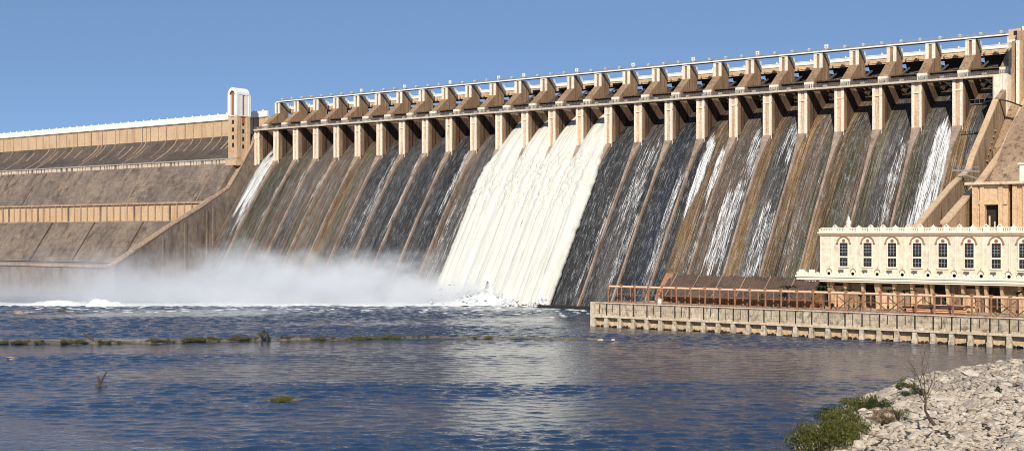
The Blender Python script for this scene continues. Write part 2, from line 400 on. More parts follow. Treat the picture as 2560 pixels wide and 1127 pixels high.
# ribs down the chute below each pier
mb = MB()
yy = np.concatenate([[-.9,-4,-8,-12,-17], np.linspace(-22,-56.5,8)])
hw = np.interp(-yy, [1,3,8,17,60], [2.2,1.7,.95,.5,.42]); ht = np.interp(-yy, [1,10,60],[1.6,1.4,1.2])
vs = []
for y_, w_, h_ in zip(yy, hw, ht):
    z_ = float(cz(y_)); n_ = (-.84, .54)
    vs += [(-w_, y_-n_[0]*1, z_-n_[1]*1), (-w_, y_+n_[0]*h_, z_+n_[1]*h_), (w_, y_+n_[0]*h_, z_+n_[1]*h_), (w_, y_-n_[0]*1, z_-n_[1]*1)]
fs = [(4*j+k, 4*j+k+1, 4*j+5+k, 4*j+4+k) for j in range(len(yy)-1) for k in range(3)]
mb.add(vs, fs); mb.add(vs[:4], [(0,3,2,1)])
r0 = mb.obj('divider_rib', M['rib'], dam); r0.location.x += S
for i in range(2, 26): child_copy(r0, dam, (i-1)*S)

# radial gates
def gate(lift=0.0):
    mb = MB(); n = 10; Rg = 17.5; ty, tz = 13.5, 107.8
    a0, a1 = (R(-17), R(31)) if not lift else (R(3), R(38))
    def P(a, r=Rg): return (ty+r*math.cos(a), tz+r*math.sin(a))
    prof = [P(a0+(a1-a0)*i/n) for i in range(n+1)] + [P(a1-(a1-a0)*i/n, Rg+.5) for i in range(n+1)]
    mb.prism(prof, -6.85, 6.85)
    for i in range(1, n, 2):
        y_, z_ = P(a0+(a1-a0)*i/n, Rg-.3); mb.box(-6.8, 6.8, y_-.35, y_+.3, z_-.15, z_+.15)
    ma = MB()
    for x_ in (-4.8, 4.8):
        for a in (a0+.12, (a0+a1)/2, a1-.12):
            y_, z_ = P(a, Rg-.4); ma.bar((x_*1.15, ty, tz), (x_, y_, z_), .7, .7)
        ma.box(x_*1.15-.7, x_*1.15+.7, ty-1, ty+.8, tz-1, tz+1)
        for k in (-1, 1):
            y_, z_ = P((a0+a1)/2+k*.16, Rg-5); ma.bar((x_*1.02, y_, z_), (x_*.2, *P((a0+a1)/2+k*.16, Rg-.5)), .4)
    return mb, ma
def mkgate(lift, i):
    mb, ma = gate(lift)
    g = mb.obj('radial_gate', M['steel'], dam); a = ma.obj('gate_arm', M['arm'], g)
    g.location.x = (i-.5)*S; return g
gc = mkgate(0, 1); go_ = mkgate(1, 12)
for i in range(2, 27):
    if i == 12: continue
    child_copy(go_ if 13 <= i <= 15 else gc, dam, (i-12)*S if 13 <= i <= 15 else (i-1)*S)

mb = MB(); mb.box(0, 26*S, 10.5, 15.5, 106.4, 109.2); mb.box(0, 26*S, 8.8, 10.5, 108.6, 109.2); mb.obj('trunnion_shade_beam', M['pier_stain_shade'], dam)  # trunnion girder added so its shadow darkens the chute tops
# service walkway in front of the piers
mb = MB(); mb.box(-1.2, 26*S+3.5, -3.4, -1.9, 103.5, 104.45, 1); mb.box(-1.2, 26*S+3.5, -1.9, 5.0, 103.7, 104.4)
wk = mb.obj('service_walkway', [M['grey'], M['pale']], dam)
mb = MB()
x = -1.2
while x < 26*S+3.5: mb.box(x-.11, x+.11, -3.2, -3.02, 104.4, 106.1); x += .915
for z_ in (104.8, 105.2, 105.65, 106.1): mb.bar((-1.2,-3.1,z_), (26*S+3.5,-3.1,z_), .17)
mb.obj('walkway_railing', M['arm'], wk)
mb = MB(); mb.box(-1.1, .9, -3.5, -1.85, 104.46, 105.4); kb = mb.obj('kerb_block', M['grey'], wk); kb.location.x = 3
for k in range(1, 52): child_copy(kb, wk, k*S/2)

# hoist bridge
mb = MB(); mb.box(0, 26*S+3, 15.8, 18.8, 123.75, 124.15); mb.box(0, 26*S+3, 15.4, 15.8, 123.7, 124.3, 1); mb.box(0, 26*S+3, 18.8, 19.1, 123.6, 124.2)
hb = mb.obj('hoist_bridge', [M['grey'], M['white']], dam)
mb = MB(); x = 0
while x < 26*S+3: mb.box(x-.07, x+.07, 15.5, 15.66, 124.4, 125.5); x += 1.83
for z_ in (124.8, 125.15, 125.5): mb.bar((0,15.6,z_), (26*S+3,15.6,z_), .14)
mb.obj('hoist_bridge_railing', M['galv'], hb)
# road bridge
mb = MB(); mb.box(-2.2, 26*S+4, 28.4, 36, 117.2, 119.8); mb.box(-2.2, 26*S+4, 28.15, 28.4, 117.8, 119.8)
rb = mb.obj('road_bridge', M['wall'], dam)
mb = MB(); mb.box(-.3, .3, 27.85, 28.35, 116.9, 118.7); bb = mb.obj('bridge_bracket', M['brown'], rb); bb.location.x = 2.5
for k in range(1, 78): child_copy(bb, rb, k*6.1)
mb = MB(); mb.box(-2.2, 26*S+4, 27.8, 28.2, 119.85, 121.4); mb.box(-2.2, 26*S+4, 27.65, 28.35, 121.4, 121.7)
x = 0
while x < 26*S: mb.lathe((x,28,121.7), [(.35,0),(.35,.5),(.15,.9),(0,1.0)], 6); x += S/2
mb.obj('road_parapet', M['white'], rb)

# left training wall and stair
TL = [(3,104.8),(-4.8,92.3),(-13.3,79),(-23,65.5),(-46,52.2),(-67.5,41.2),(-109.5,17.5)]
mb = MB(); mb.prism(TL+[(-109.5,-4),(3,-4)], -5.2, -2.2)
tw = mb.obj('training_wall', M['slope'], dam)
mb = MB()
for (a, b) in zip(TL[:-1], TL[1:]): mb.bar((-3.7,a[0],a[1]+.3), (-3.7,b[0],b[1]+.3), 3.6, .7)
mb.obj('coping', M['kerb'], tw)
mb = MB()
for (a, b) in zip(TL[3:-1], TL[4:]):
    mb.bar((-8,a[0],a[1]-1.5), (-8,b[0],b[1]-1.5), 4.5, 2.0)
    n_ = int(math.hypot(b[0]-a[0], b[1]-a[1])/3)
    for k in range(n_):
        t_ = k/n_; mb.box(-2.5,-2.2,a[0]+(b[0]-a[0])*t_-.12,a[0]+(b[0]-a[0])*t_+.12,a[1]+(b[1]-a[1])*t_,a[1]+(b[1]-a[1])*t_+2.2)
    mb.bar((-2.35,a[0],a[1]+2.2), (-2.35,b[0],b[1]+2.2), .25)
mb.obj('stair', M['kerb'], tw)
# buttress fins on wall face
mb = MB()
for y_, z1_ in ((-36,54),(-41,51),(-58,43),(-75,33.5)): mb.box(-2.25, -1.6, y_-.7, y_+.7, -3, z1_)
mb.obj('wall_fin', M['slope'], tw)
# right training wall
TR = [(2,104),(-10,97),(-22,91),(-32.3,82.4),(-53,65.7),(-57,60.8),(-77,53.9),(-116,37.6)]
mb = MB(); mb.prism(TR+[(-116,-4),(2,-4)], 478.8, 480.9)
tr = mb.obj('training_wall', M['brown'], dam)
mb = MB()
for (a, b) in zip(TR[2:-1], TR[3:]): mb.bar((479.9,a[0],a[1]+.3), (479.9,b[0],b[1]+.3), 2.4, .8)
mb.obj('coping', M['wall'], tr)
mb = MB(); mb.box(475.2,481.2,-10,2,80,103.4); mb.box(475.6,477.0,-10.5,-10,83,103.3); mb.box(479.6,481.1,-10.5,-10,72,103.3)
mb.obj('end_pier_front', M['front'], dam)

# ================================================================== HOISTS on the bridge
def hoist():
    o = thing('gate_hoist', (0,17.3,124.15), '', 'hoist', 'gate hoists standing on the top bridge')
    mb = MB(); mb.box(-1.6,1.6,16.1,18.4,124.15,124.5); mb.box(-.9,.3,16.5,18.1,124.5,126.0); mb.box(-.75,.15,16.7,17.9,126.0,126.3)
    mb.obj('gearbox', M['machine'], o)
    mb = MB(); mb.tube([(.35,17.3,125.2),(1.5,17.3,125.2)], .55, 8); mb.obj('motor', M['galv'], o)
    mb = MB(); mb.tube([(-1.5,17.3,125.0),(-.9,17.3,125.0)], .4, 8); mb.obj('brake_drum', M['galv'], o); return o
words = ['first','second','third','fourth','fifth','sixth','seventh','eighth','ninth','tenth','eleventh','twelfth','thirteenth','fourteenth',
         'fifteenth','sixteenth','seventeenth','eighteenth','nineteenth','twentieth','twenty-first','twenty-second','twenty-third','twenty-fourth','twenty-fifth','twenty-sixth']
h0 = hoist()
for i in range(26):
    for k, (d, side) in enumerate(((4.6,'left'),(13.6,'right'))):
        lab = f'{side} grey gate hoist on the top bridge above the {words[i]} spillway bay from the left'
        if i == 0 and k == 0: h0.location.x = d; h0['label'] = lab
        else: thing_copy(h0, (i*S+d, 17.3, 124.15), lab)
# framed posts
q0 = thing('marker_frame', (0,16.4,124.15), '', 'frame post', 'small white frames on the top bridge')
mb = MB()
for x_ in (-.7,.7): mb.box(x_-.2,x_+.2,16.2,16.6,124.15,127.4)
mb.box(-.5,.5,16.25,16.55,126.6,127.1); mb.obj('frame', M['white'], q0)
for n_, bx in enumerate((4,6,8,10,11,13,15,17,19,21)):
    lab = f'small white framed post on the top bridge above the {words[bx]} spillway bay from the left'
    loc = (bx*S+4.2, 16.4, 124.15)
    if n_ == 0: q0.location = loc; q0['label'] = lab
    else: thing_copy(q0, loc, lab)
mp = MB(); mp.tube([(0,0,0),(0,0,3.2)], .07, 5); mp.tube([(0,0,3.2),(.5,0,3.5)], .06, 5); mp.box(.4,1.0,-.15,.15,3.4,3.55)
l0 = thing('street_lamp', (0,16.2,124.15), '', 'street lamp', 'slim lamps on the top bridge'); mp.obj('lamp_post', M['galv'], l0, base=(0,0,0)); l0.children[0].location=(0,0,0)
for n_, bx in enumerate((1,3,22,23,24,25)):
    lab = f'slim grey lamp on the top bridge above the {words[bx]} spillway bay from the left'
    if n_ == 0: l0.location = (bx*S+9, 16.2, 124.15); l0['label'] = lab
    else: thing_copy(l0, (bx*S+9, 16.2, 124.15), lab)

# ================================================================== LEFT MASONRY DAM
ld = thing('masonry_dam', (-200,0,0), 'long straight tan masonry dam wall left of the spillway with a white parapet', 'dam')
XL = -620
mb = MB(); mb.box(XL, -2.3, 10, 30, 101, 113.9); mb.obj('upper_wall', M['wall'], ld)
mb = MB(); n_=12
cv = [(10,103.9)]+[(10-2.3*math.sin(a)-22*(1-math.cos(a))*.9, 103.8-17.4*(a/ (math.pi/2))**.9) for a in np.linspace(.1,math.pi/2,8)]
cv = [(10,102.8),(8.5,99.8),(5.5,96.8),(1,93),(-4,89.8),(-10,86.4),(-13,84.6)]
mb.prism(cv+[(-13,80),(20,80),(20,102.8)], XL, -5.3); mb.obj('curved_face', M['curve'], ld)
mb = MB(); mb.box(XL, -5.3, -17, -12.8, 84.4, 85.3)
bl = mb.obj('berm_walkway', M['grey'], ld)
mb = MB(); mb.box(XL, -5.3, -16.2, -12.9, 81, 84.35)
x = XL+2; rr = random.Random(3)
while x < -7:
    w_ = rr.choice([1.6,2.6,3.6,5.2]); mb.box(x, min(x+w_,-6), -16.6, -16.15, 81.8, 84.3, 1); x += w_+rr.choice([.8,1.1,1.6,3.0])
mb.obj('berm_gallery_wall', [M['slope'], M['pale']], ld)
mb = MB(); mb.prism([(-16,82.5),(-34,56.4),(-20,50),(0,60),(0,82.5)], XL, -5.3)
mb.prism([(-35,44.6),(-54,17),(-10,17),(-10,44.6)], XL, -5.3)
mb.obj('sloped_face', M['slopec'], ld)
mb = MB(); mb.box(XL, -5.3, -35, -20, 44.4, 55.6)
x = XL+3; k=0
while x < -6:
    mb.box(x, x+(1.1 if k%5==0 else .7), -35.9, -34.95, 44.6, 55.5, 1 if k%5 else 2); x += 7.6; k += 1
mb.obj('gallery_band_wall', [M['wall'], M['kerb'], M['slope']], ld)
mb = MB(); mb.box(XL, -5.3, -36.2, -33.5, 55.6, 57.0); mb.box(XL, -5.3, -35.7, -34.9, 44.0, 44.9); mb.obj('gallery_ledge', M['kerb'], ld)
mb = MB(); mb.box(XL, -2.35, 9.2, 10.6, 113.9, 117.9)
x = XL
while x < -6: mb.lathe((x,9.9,117.9), [(.5,0),(.5,.5),(.2,.9),(0,1.0)], 6); x += 9.15
mb.obj('parapet', M['white'], ld)
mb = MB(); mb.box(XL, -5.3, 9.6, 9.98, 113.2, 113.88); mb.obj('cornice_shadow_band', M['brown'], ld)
x=-12; k=0; rr = random.Random(5); KM = [M['kerb'], M['slope'], M['curve']]
while x > -330:      # vertical joints and short kerbs down the curved face
    mb = MB(); mb.box(x-.2, x+.2, 9.72, 10.02, 103, 113.2, 1 if k%2 else 0)
    if rr.random() < .8:
        w_ = .4 if k%2 else .75; n_ = rr.choice([3,4,6]); st_ = rr.choice([0,0,1])
        for a, b in list(zip(cv[:-1], cv[1:]))[st_:n_]: mb.bar((x,a[0],a[1]), (x,b[0],b[1]), w_, .8)
    mb.obj('joint_kerb', KM, ld)
    x -= 9.15*rr.choice([.5,1,1,1.3]); k += 1
x = -22
while x > -330:
    if rr.random() < .65:
        mb = MB(); t0 = rr.choice([0,0,.4]); t1 = rr.choice([1,1,.6]); mb.bar((x,-17-16.5*t0,82.0-24.7*t0), (x,-17-16.5*t1,82-24.7*t1), rr.choice([.3,.5]), .8, rr.choice([0,0,1])); mb.obj('joint_kerb', KM, ld)
    if rr.random() < .45: mb = MB(); mb.bar((x+6,-36,44.0), (x+6,-54,17.6), .6, .9, 2); mb.obj('joint_kerb', KM, ld)
    x -= 17*rr.choice([.7,1,1.2])
mb = MB(); mb.box(XL, -5.3, -104, -40, -5, 16.4); mb.box(XL,-5.3,-105,-103.5,15.5,17.2,1); mb.obj('toe_apron', [M['slope'], M['kerb']], ld)

# tower
tw_ = thing('lift_tower', (-7,-10,85), 'tall white topped lift tower with arched roof between the masonry wall and the spillway', 'tower')
x0,x1,y0,y1 = -11.4,-3.0,-16,-4.6
def tower():
    mb = MB()
    mb.box(x0+.5,x1-.5,y0+.5,y1,80,113.0)
    for (a,b) in ((x0,x0+2.6),(x1-2.6,x1)): mb.box(a,b,y0,y0+.6,85.3,113.0)
    for (a,b) in ((y0+.6,y0+3.2),(y1-3.2,y1)): mb.box(x1-.5,x1,a,b,85.3,113.0)
    mb.obj('shaft', M['wall'], tw_)
    for z_ in (92.5,97.5,102.5,107.5): 
        mb = MB(); mb.box(-8.1,-6.3,y0+.35,y0+.52,z_,z_+2.6); mb.obj('window', M['dark'], tw_)
        mb = MB(); mb.box(x1-.52,x1-.4,y0+5,y0+6.6,z_-1,z_+1.6); mb.obj('window', M['dark'], tw_)
    mb = MB()                                      # white head
    for (a,b) in ((x0-.3,x0+2.4),(x1-2.4,x1+.3)): mb.box(a,b,y0-.3,y0+1.5,113.0,126.5)
    mb.box(x0+.4,x1-.4,y0+2,y1-.6,113,126)
    mb.box(x0-.3,x1+.3,y1-1.6,y1+.3,113,126.6)
    mb.box(x1-.8,x1+.1,y0+1.5,y0+4.8,113,126.5); mb.box(x1-.8,x1+.1,y0+6.8,y1-1.6,113,126.5)
    mb.box(x0-.2,x1+.2,y0-.1,y1,112.5,113.0)
    n_=10; cx=(x0+x1)/2; r=(x1-x0)/2+.3
    arc=[(cx+r*math.cos(a), 126.5+r*1.05*math.sin(a)) for a in np.linspace(0,math.pi,n_+1)]
    vs=[(x,y0-.3,z) for x,z in arc]+[(x,y1-.8,z) for x,z in arc]
    fs=[(i,i+1,i+n_+2,i+n_+1) for i in range(n_)]+[tuple(range(n_+1,2*n_+2))]
    mb.add(vs,fs)
    # arch front ring
    r2=r-2.0; arc2=[(cx+r2*math.cos(a), 126.5+r2*1.05*math.sin(a)) for a in np.linspace(0,math.pi,n_+1)]
    vs=[(x,y0-.3,z) for x,z in arc]+[(x,y0-.3,z) for x,z in arc2]; mb.add(vs,[(i,i+n_+1,i+n_+2,i+1) for i in range(n_)])
    mb.obj('white_head', M['white'], tw_)
    mb = MB(); mb.box(cx-r2,cx+r2,y0+.7,y0+1.2,113,126.5); vs=[(x,y0+.7,z) for x,z in arc2]; mb.add(vs,[tuple(range(n_+1))]); mb.obj('recessed_grille', M['medal'], tw_)
    mb = MB(); mb.box(x1-.7,x1-.38,y0+4.7,y0+6.9,108,125.6); mb.obj('recessed_grille', M['medal'], tw_)
    mb = MB(); mb.box(x0-1,x1+1,y0-1.6,-12,80.5,84.3); mb.obj('plinth', M['wall'], tw_)
tower()

# ================================================================== RIGHT ABUTMENT
ra = thing('abutment', (500,0,0), 'tan concrete abutment with tall pilasters closing the spillway on the right', 'abutment')
mb = MB(); mb.box(481.3, 640, -4, 30, -4, 118); mb.box(483, 640, -2, 30, 118, 122.4)
for x_ in np.arange(483.5, 520, 3.6): mb.box(x_, x_+1.3, -5.4, -4, 84+rng.uniform(-3,3), 117.9, 1)
mb.obj('pilaster_wall', [M['brown'], M['front']], ra)
mb = MB(); mb.box(478.6,484.5,1.0,8,104.8,123.9); mb.box(484.5,487,0,8,104.8,124.6,1); mb.box(478.3,484.6,.7,1.2,118.0,119.3,1); 
mb.obj('end_tower', [M['wall'], M['front']], ra)
mb = MB(); mb.box(480.8,482.2,.75,1.1,121.2,123.0); mb.obj('window', M['dark'], ra)
mb = MB(); mb.bar((482.5,-3,105.5),(489,-3,113.5),1.6,.9); mb.bar((481.0,-3.6,103.2),(481.0,-3.6,106.6),.3); mb.bar((483.6,-3.6,103.2),(483.6,-3.6,106.6),.3); mb.bar((480.9,-3.6,106.6),(483.7,-3.6,106.6),.3); mb.bar((480.9,-3.6,103.3),(483.7,-3.6,103.3),.3)
mb.obj('stair_flight', M['galv'], ra)
T2 = [(-12,93),(-20,88),(-47,69),(-75,56),(-118,39)]
mb = MB(); mb.prism(T2+[(-118,-4),(-4,-4),(-4,93)], 490.0, 491.6)
s2w = mb.obj('stair_wall', M['brown'], ra)
mb = MB()
for (a, b) in zip(T2[:-1], T2[1:]): mb.bar((490.7,a[0],a[1]+.4), (490.7,b[0],b[1]+.4), 2.6, .9)
mb.obj('coping', M['wall'], s2w)
mb = MB(); mb.prism([(-4,92),(-30,70),(-30,-4),(-4,-4)], 481.3, 489.8); mb.prism([(-4,100),(-40,80),(-70,56),(-70,-4),(-4,-4)], 491.8, 640); mb.obj('sloped_shoulder', M['brown'], ra)
for k in range(6):
    mb = MB(); mb.box(480.95, 481.4+.2*(k%2), -27-2.2*k, -25.6-2.2*k, 78-2.6*k, 78.6-2.6*k); mb.obj('wall_step', M['kerb'], ra)
# concrete block with doorway above the powerhouse
blk = thing('valve_house', (510,-85,30), 'square tan concrete house with tall dark doorway behind the powerhouse roof', 'building')
mb = MB(); xa = 494.0
for (a,b) in ((xa,498.2),(502.9,506.4),(507.8,560)): mb.box(a,b,-96,-71,30,53.2)
mb.box(498.2,502.9,-96,-71,46,53.2); mb.box(498.2,506.4,-84,-71,30,46); mb.box(506.4,507.8,-88,-71,30,53)
for (a,b) in ((xa-.2,495.8),(496.6,498.0),(503.1,504.6),(508,509.6),(511.5,513.2)): mb.box(a,b,-96.7,-95.95,30,53)
mb.box(496,506.3,-96.5,-95.95,46.1,47.6)
mb.obj('wall', M['wall'], blk)
mb = MB(); mb.box(xa-2.5,562,-98,-71,53.3,54.3); mb.obj('roof_slab', M['pale'], blk)
mb = MB(); mb.box(498.4,502.7,-94,-93,30,45.9); mb.box(499.3,499.8,-95.2,-94.6,30,42,1); mb.box(501.2,501.7,-95.4,-94.6,30,40,1); mb.obj('doorway', [M['dark'],M['pale']], blk)
hut = thing('white_hut', (513,-88,54.3), 'small white hut on the roof slab at the right edge', 'hut')
mb = MB(); mb.box(509.2,516,-92,-82,54.4,60.5); mb.obj('wall', M['creaml'], hut)
mb = MB(); mb.box(508.7,516.5,-92.6,-81.4,60.5,61); mb.obj('roof', M['creaml'], hut)
mb = MB(); mb.box(511,512,-92.1,-91.95,57,59); mb.obj('window', M['dark'], hut)
# foot bridges
fbr = thing('footbridge', (485,-18,90), 'thin dark arched footbridge crossing from the spillway end to the right', 'footbridge')
mb = MB(); pts = [(474+ (492-474)*t_, -19-2*t_, 90.8+1.2*math.sin(math.pi*min(1,t_*1.2))-3.0*t_*t_) for t_ in np.linspace(0,1,10)]
for a,b in zip(pts[:-1],pts[1:]): mb.bar(a,b,1.6,.5)
mb.obj('deck', M['steel'], fbr)
mb = MB(); 
for x_ in (470.5,472.5,474.5): mb.bar((x_,-19,90.5),(x_,-19,92.6),.2)
mb.bar((468.5,-19,92.4),(475,-19,92.6),.22); mb.bar((468.5,-19,90.5),(475,-19,90.6),.5); mb.obj('railing', M['arm'], fbr)
ct = thing('cantilever_platform', (484,-70,58), 'small grey cantilever platform sticking out over the right training wall', 'platform')
mb = MB(); mb.bar((478,-70.5,60.2),(488.5,-70.5,59.4),.9,.5); mb.bar((481,-70.5,59),(488,-70.5,56.6),.4)
mb.obj('platform_beam', M['galv'], ct)
mb = MB()
for x_ in (478.3,480.5,483,485.5,488): mb.bar((x_,-70.9,60),(x_,-70.9,61.7),.14)
mb.bar((478.3,-70.9,61.7),(488.3,-70.9,61.2),.16); mb.obj('railing', M['galv'], ct)

# ================================================================== QUAY
QY = -158.2
qy = thing('quay_wall', (450,QY,0), 'long weathered concrete quay wall with buttress posts standing in the river', 'quay')
QX0, QX1 = 368.7, 600
mb = MB(); mb.box(QX0, QX1, QY+.5, -140, 4.2, 9.0); mb.box(QX0, QX1, QY+1.7, -140, -3, 4.2, 1); mb.box(378, 640, -140, -96, -3, 8.9)
qb = mb.obj('wall', [M['quay'], M['quayp']], qy)
mb = MB(); mb.box(QX0-.2, QX1, QY-.45, QY+.6, 3.6, 4.35); mb.box(QX0-.2,QX1,QY+.1,QY+1.2,9.0,9.35); mb.obj('ledge', M['pale'], qy)
xs_ = [375.1+5.98*i for i in range(-1, 30)]
mb = MB(); mb.box(-.75,.75,QY-.2,QY+2.7,-3,3.65); mb.box(-.9,.9,QY-.35,QY+2.7,-3,1.3)
b0 = mb.obj('buttress', M['quay'], qy); bx0 = Vector(b0.location)
for k, x_ in enumerate(xs_):
    o = b0 if k == 0 else child_copy(b0, qy); o.location = bx0 + Vector((x_,0,0))
mb = MB(); rr = random.Random(9)
for x_ in xs_:
    mb.box(x_-.22, x_+.22, QY+.36, QY+.52, 4.4, 8.95)
    if rr.random()<.6: mb.box(x_+2.6, x_+2.85, QY+.4, QY+.52, 4.4+rr.uniform(0,1.5), 8.6)
mb.obj('joint', M['wet'], qy)
M['quayc'] = courses('coursed_quay_concrete', M['quay'], (.55,.5,.42,1)); qb.data.materials[0] = M['quayc']
mb = MB()
for k in range(140):
    x_ = QX0+1+k*1.3+rr.uniform(-.4,.4); mb.rock((x_, QY+1.4+rr.uniform(-.5,.2), .1), rr.uniform(.7,1.3), .9, rr.uniform(.4,1.1), seed=k)
mb.obj('waterline_rubble', M['wet'], qy)
mb = MB(); mb.box(QX0-.5,QX0+1.4,QY-.5,QY+2,-3,9.4); mb.obj('end_post', M['pale'], qy)

# pipe gantry on the quay
ga = thing('pipe_gantry', (450,QY+2,9.2), 'long rust orange pipe frame with posts and braces standing on the quay', 'gantry')
xs_ = [375.1+5.98*i for i in range(0, 28)]
mb = MB(); mb.tube([(0,QY+1.6,9.2),(0,QY+1.6,15.7)], .36, 8); mb.box(-.55,.55,QY+1.2,QY+2,15.5,16.3); mb.box(-.5,.5,QY+1.1,QY+2.1,9.0,9.5)
b0 = mb.obj('post', M['rust'], ga); bx0 = Vector(b0.location)
mb = MB(); mb.tube([(0,QY+8,9),(0,QY+8,15.4)], .28, 6); c0 = mb.obj('rear_post', M['rust'], ga); cx0 = Vector(c0.location)
for k, x_ in enumerate(xs_):
    o = b0 if k == 0 else child_copy(b0, ga); o.location = bx0 + Vector((x_,0,0))
    o = c0 if k == 0 else child_copy(c0, ga); o.location = cx0 + Vector((x_,0,0))
mb = MB(); mb.tube([(xs_[0]-.4,QY+1.6,15.5),(xs_[-1],QY+1.6,15.5)], .40, 8); mb.obj('top_rail', M['rustl'], ga)
mb = MB(); mb.tube([(xs_[0]-.4,QY+8,14.9),(xs_[-1],QY+8,14.9)], .22, 6); mb.tube([(xs_[0],QY+8,12.2),(xs_[-1],QY+8,12.2)], .14, 6)
mb.tube([(xs_[0],QY+1.6,9.6),(xs_[-1],QY+1.6,9.6)], .16, 6); mb.obj('rear_rail', M['rust'], ga)
mb = MB()
for k in range(len(xs_)-1):
    a, b = xs_[k], xs_[k+1]
    if k % 3 != 2: mb.bar((a,QY+8,9.4),(b,QY+8,14.2),.22)
    if k % 3 != 1: mb.bar((b,QY+8,9.4),(a,QY+8,14.2),.22)
mb.obj('brace', M['wood'], ga)

# clutter on deck
sb = thing('stoplog_stack', (500,-150,9), 'stack of long rusty steel stoplogs lying on the quay deck at the right', 'steel stack')
for k, (a,b,z_,y_) in enumerate(((489,509,9.1,-152),(490,511,9.9,-151.5),(488,508,10.7,-150.8),(493,512,11.5,-150.4))):
    mb = MB(); mb.box(a,b,y_-1,y_+1,z_,z_+.25); mb.box(a,b,y_-.25,y_+.25,z_+.25,z_+.6); mb.box(a,b,y_-1,y_+1,z_+.6,z_+.75); mb.obj('stoplog', M['rustl'] if k%2 else M['rust'], sb)
wb = thing('white_box', (396,-152,9), 'small white cabinet on the quay behind the rust orange pipe frame', 'cabinet')
mb = MB(); mb.box(395.2,396.8,-153.6,-152.4,9.4,11.1); mb.obj('cabinet_body', M['white'], wb)
mb = MB(); mb.box(395.0,397.0,-153.8,-152.2,11.1,11.3); mb.box(395.2,396.8,-153.5,-152.5,9.0,9.4); mb.obj('cabinet_lid', M['white'], wb)
for k,(x_,h_) in enumerate(((402,2.2),(431,2.6),(443,2.0))):
    ob = thing('steel_drum', (x_,-150,9), ['dented dark drum on the quay near the white cabinet','dark drum on the quay in front of the brown shed','dark drum on the quay at the right end of the brown shed'][k], 'drum')
    mb = MB(); mb.lathe((x_,-150,8.95), [(0,0),(.9,0),(.9,.7),(.98,.75),(.9,.8),(.9,h_*.66),(.98,h_*.68),(.9,h_*.7),(.9,h_),(0,h_)], 10); mb.obj('drum_body', M['arm'], ob)
    mb = MB(); mb.lathe((x_,-150,8.95), [(.8,h_+.02),(.93,h_+.05),(.93,h_+.12),(.8,h_+.12)], 10); mb.obj('drum_rim', M['steel'], ob)

# shed
sh = thing('storage_shed', (415,-130,9), 'long low shed with dark brown sheet roof and orange brick gable left of the powerhouse', 'shed')
mb = MB(); mb.box(389,450,-137,-122,8.9,13.5); mb.obj('wall', M['brick'], sh)
mb = MB()
x = 388.2
while x < 449.5:                 # corrugated sheets, slightly uneven ridge
    dz = .25*math.sin(x*.7)+.15*math.sin(x*2.1)
    w_ = 1.2
    mb.prism([(-141,11.6),(-132,19.3+dz),(-131.6,19.55+dz),(-131.2,19.2+dz),(-131.6,19.0+dz),(-140.8,11.3)], x, x+.62)
    mb.prism([(-140.95,11.5),(-132,19.1+dz),(-131.2,19.0+dz),(-140.75,11.2)], x+.62, x+w_)
    x += w_
mb.prism([(-131.6,19.0),(-122,12),(-122,11.7),(-131.6,18.6)], 388.2, 449.8); mb.obj('roof', M['sheet'], sh)
for x_ in (391,401,411,421,431,441):
    mb = MB(); mb.bar((x_,-141,11.8),(x_,-131.9,19.7),.35,.3); mb.obj('roof_batten', M['rib'], sh)
mb = MB(); mb.add([(384.5,-138.5,8.9),(390.8,-138.5,8.9),(390.8,-137.5,14.5),(389.4,-132,20.2),(386.2,-132,20.2),(384.5,-137.5,11.5),
                   (384.5,-130,8.9),(390.8,-130,8.9),(390.8,-131,14.5),(389.4,-131,20.2),(386.2,-131,20.2),(384.5,-131,11.5)],
                  [(0,1,2,3,4,5),(11,10,9,8,7,6),(0,5,11,6),(5,4,10,11),(4,3,9,10),(3,2,8,9),(2,1,7,8),(1,0,6,7)])
mb.obj('brick_gable', M['brick'], sh)

# ================================================================== POWERHOUSE
ph = thing('powerhouse', (490,-128,9), 'cream painted powerhouse with arched windows, balustraded roof and long ornamental balcony', 'building')
PX0, PX1, PYF = 449.6, 600, -130
mb = MB(); mb.box(PX0, PX1, PYF, -100, 20.5, 35.2); mb.box(PX0, PX1, PYF-.4, -100, 35.9, 36.3); mb.box(PX0+.3,PX1,PYF+.4,PYF+.9,36.3,37.4)
wl = mb.obj('upper_wall', M['cream'], ph)
mb = MB(); mb.box(PX0-.7, PX1, PYF-1.0, PYF+.3, 35.75, 36.15); mb.box(PX0-.3,PX1,PYF-.5,PYF-.03,34.9,35.2)
mb.box(PX0-.4,PX1,PYF-.2,PYF+1,37.4,37.75); mb.box(PX0-.4,PX0+.3,PYF-.2,-100,36.15,37.75)
for i in range(9):
    x_ = 458.7+8.94*i
    for s_ in (-4.75,-4.2): mb.box(x_+s_-.09, x_+s_+.09, PYF-.16, PYF+.02, 21, 34.9)
mb.box(PX0+.2,PX0+.5,PYF-.16,PYF+.02,21,34.9)
mb.obj('cornice', M['creaml'], wl)
mb = MB(); mb.box(PX0-.5, PX1, PYF-.75, PYF+.02, 35.25, 35.7); mb.obj('cornice_shadow_line', M['trim'], wl)  # brown band painted for the shadow line under the cornice
mb = MB()
x = PX0+.9
while x < 560: mb.box(x-.16,x+.16,PYF-.1,PYF+.2,36.3,37.4); x += .62
mb.obj('roof_balustrade', M['creaml'], wl)
mb = MB(); k = 0; x = 455.4
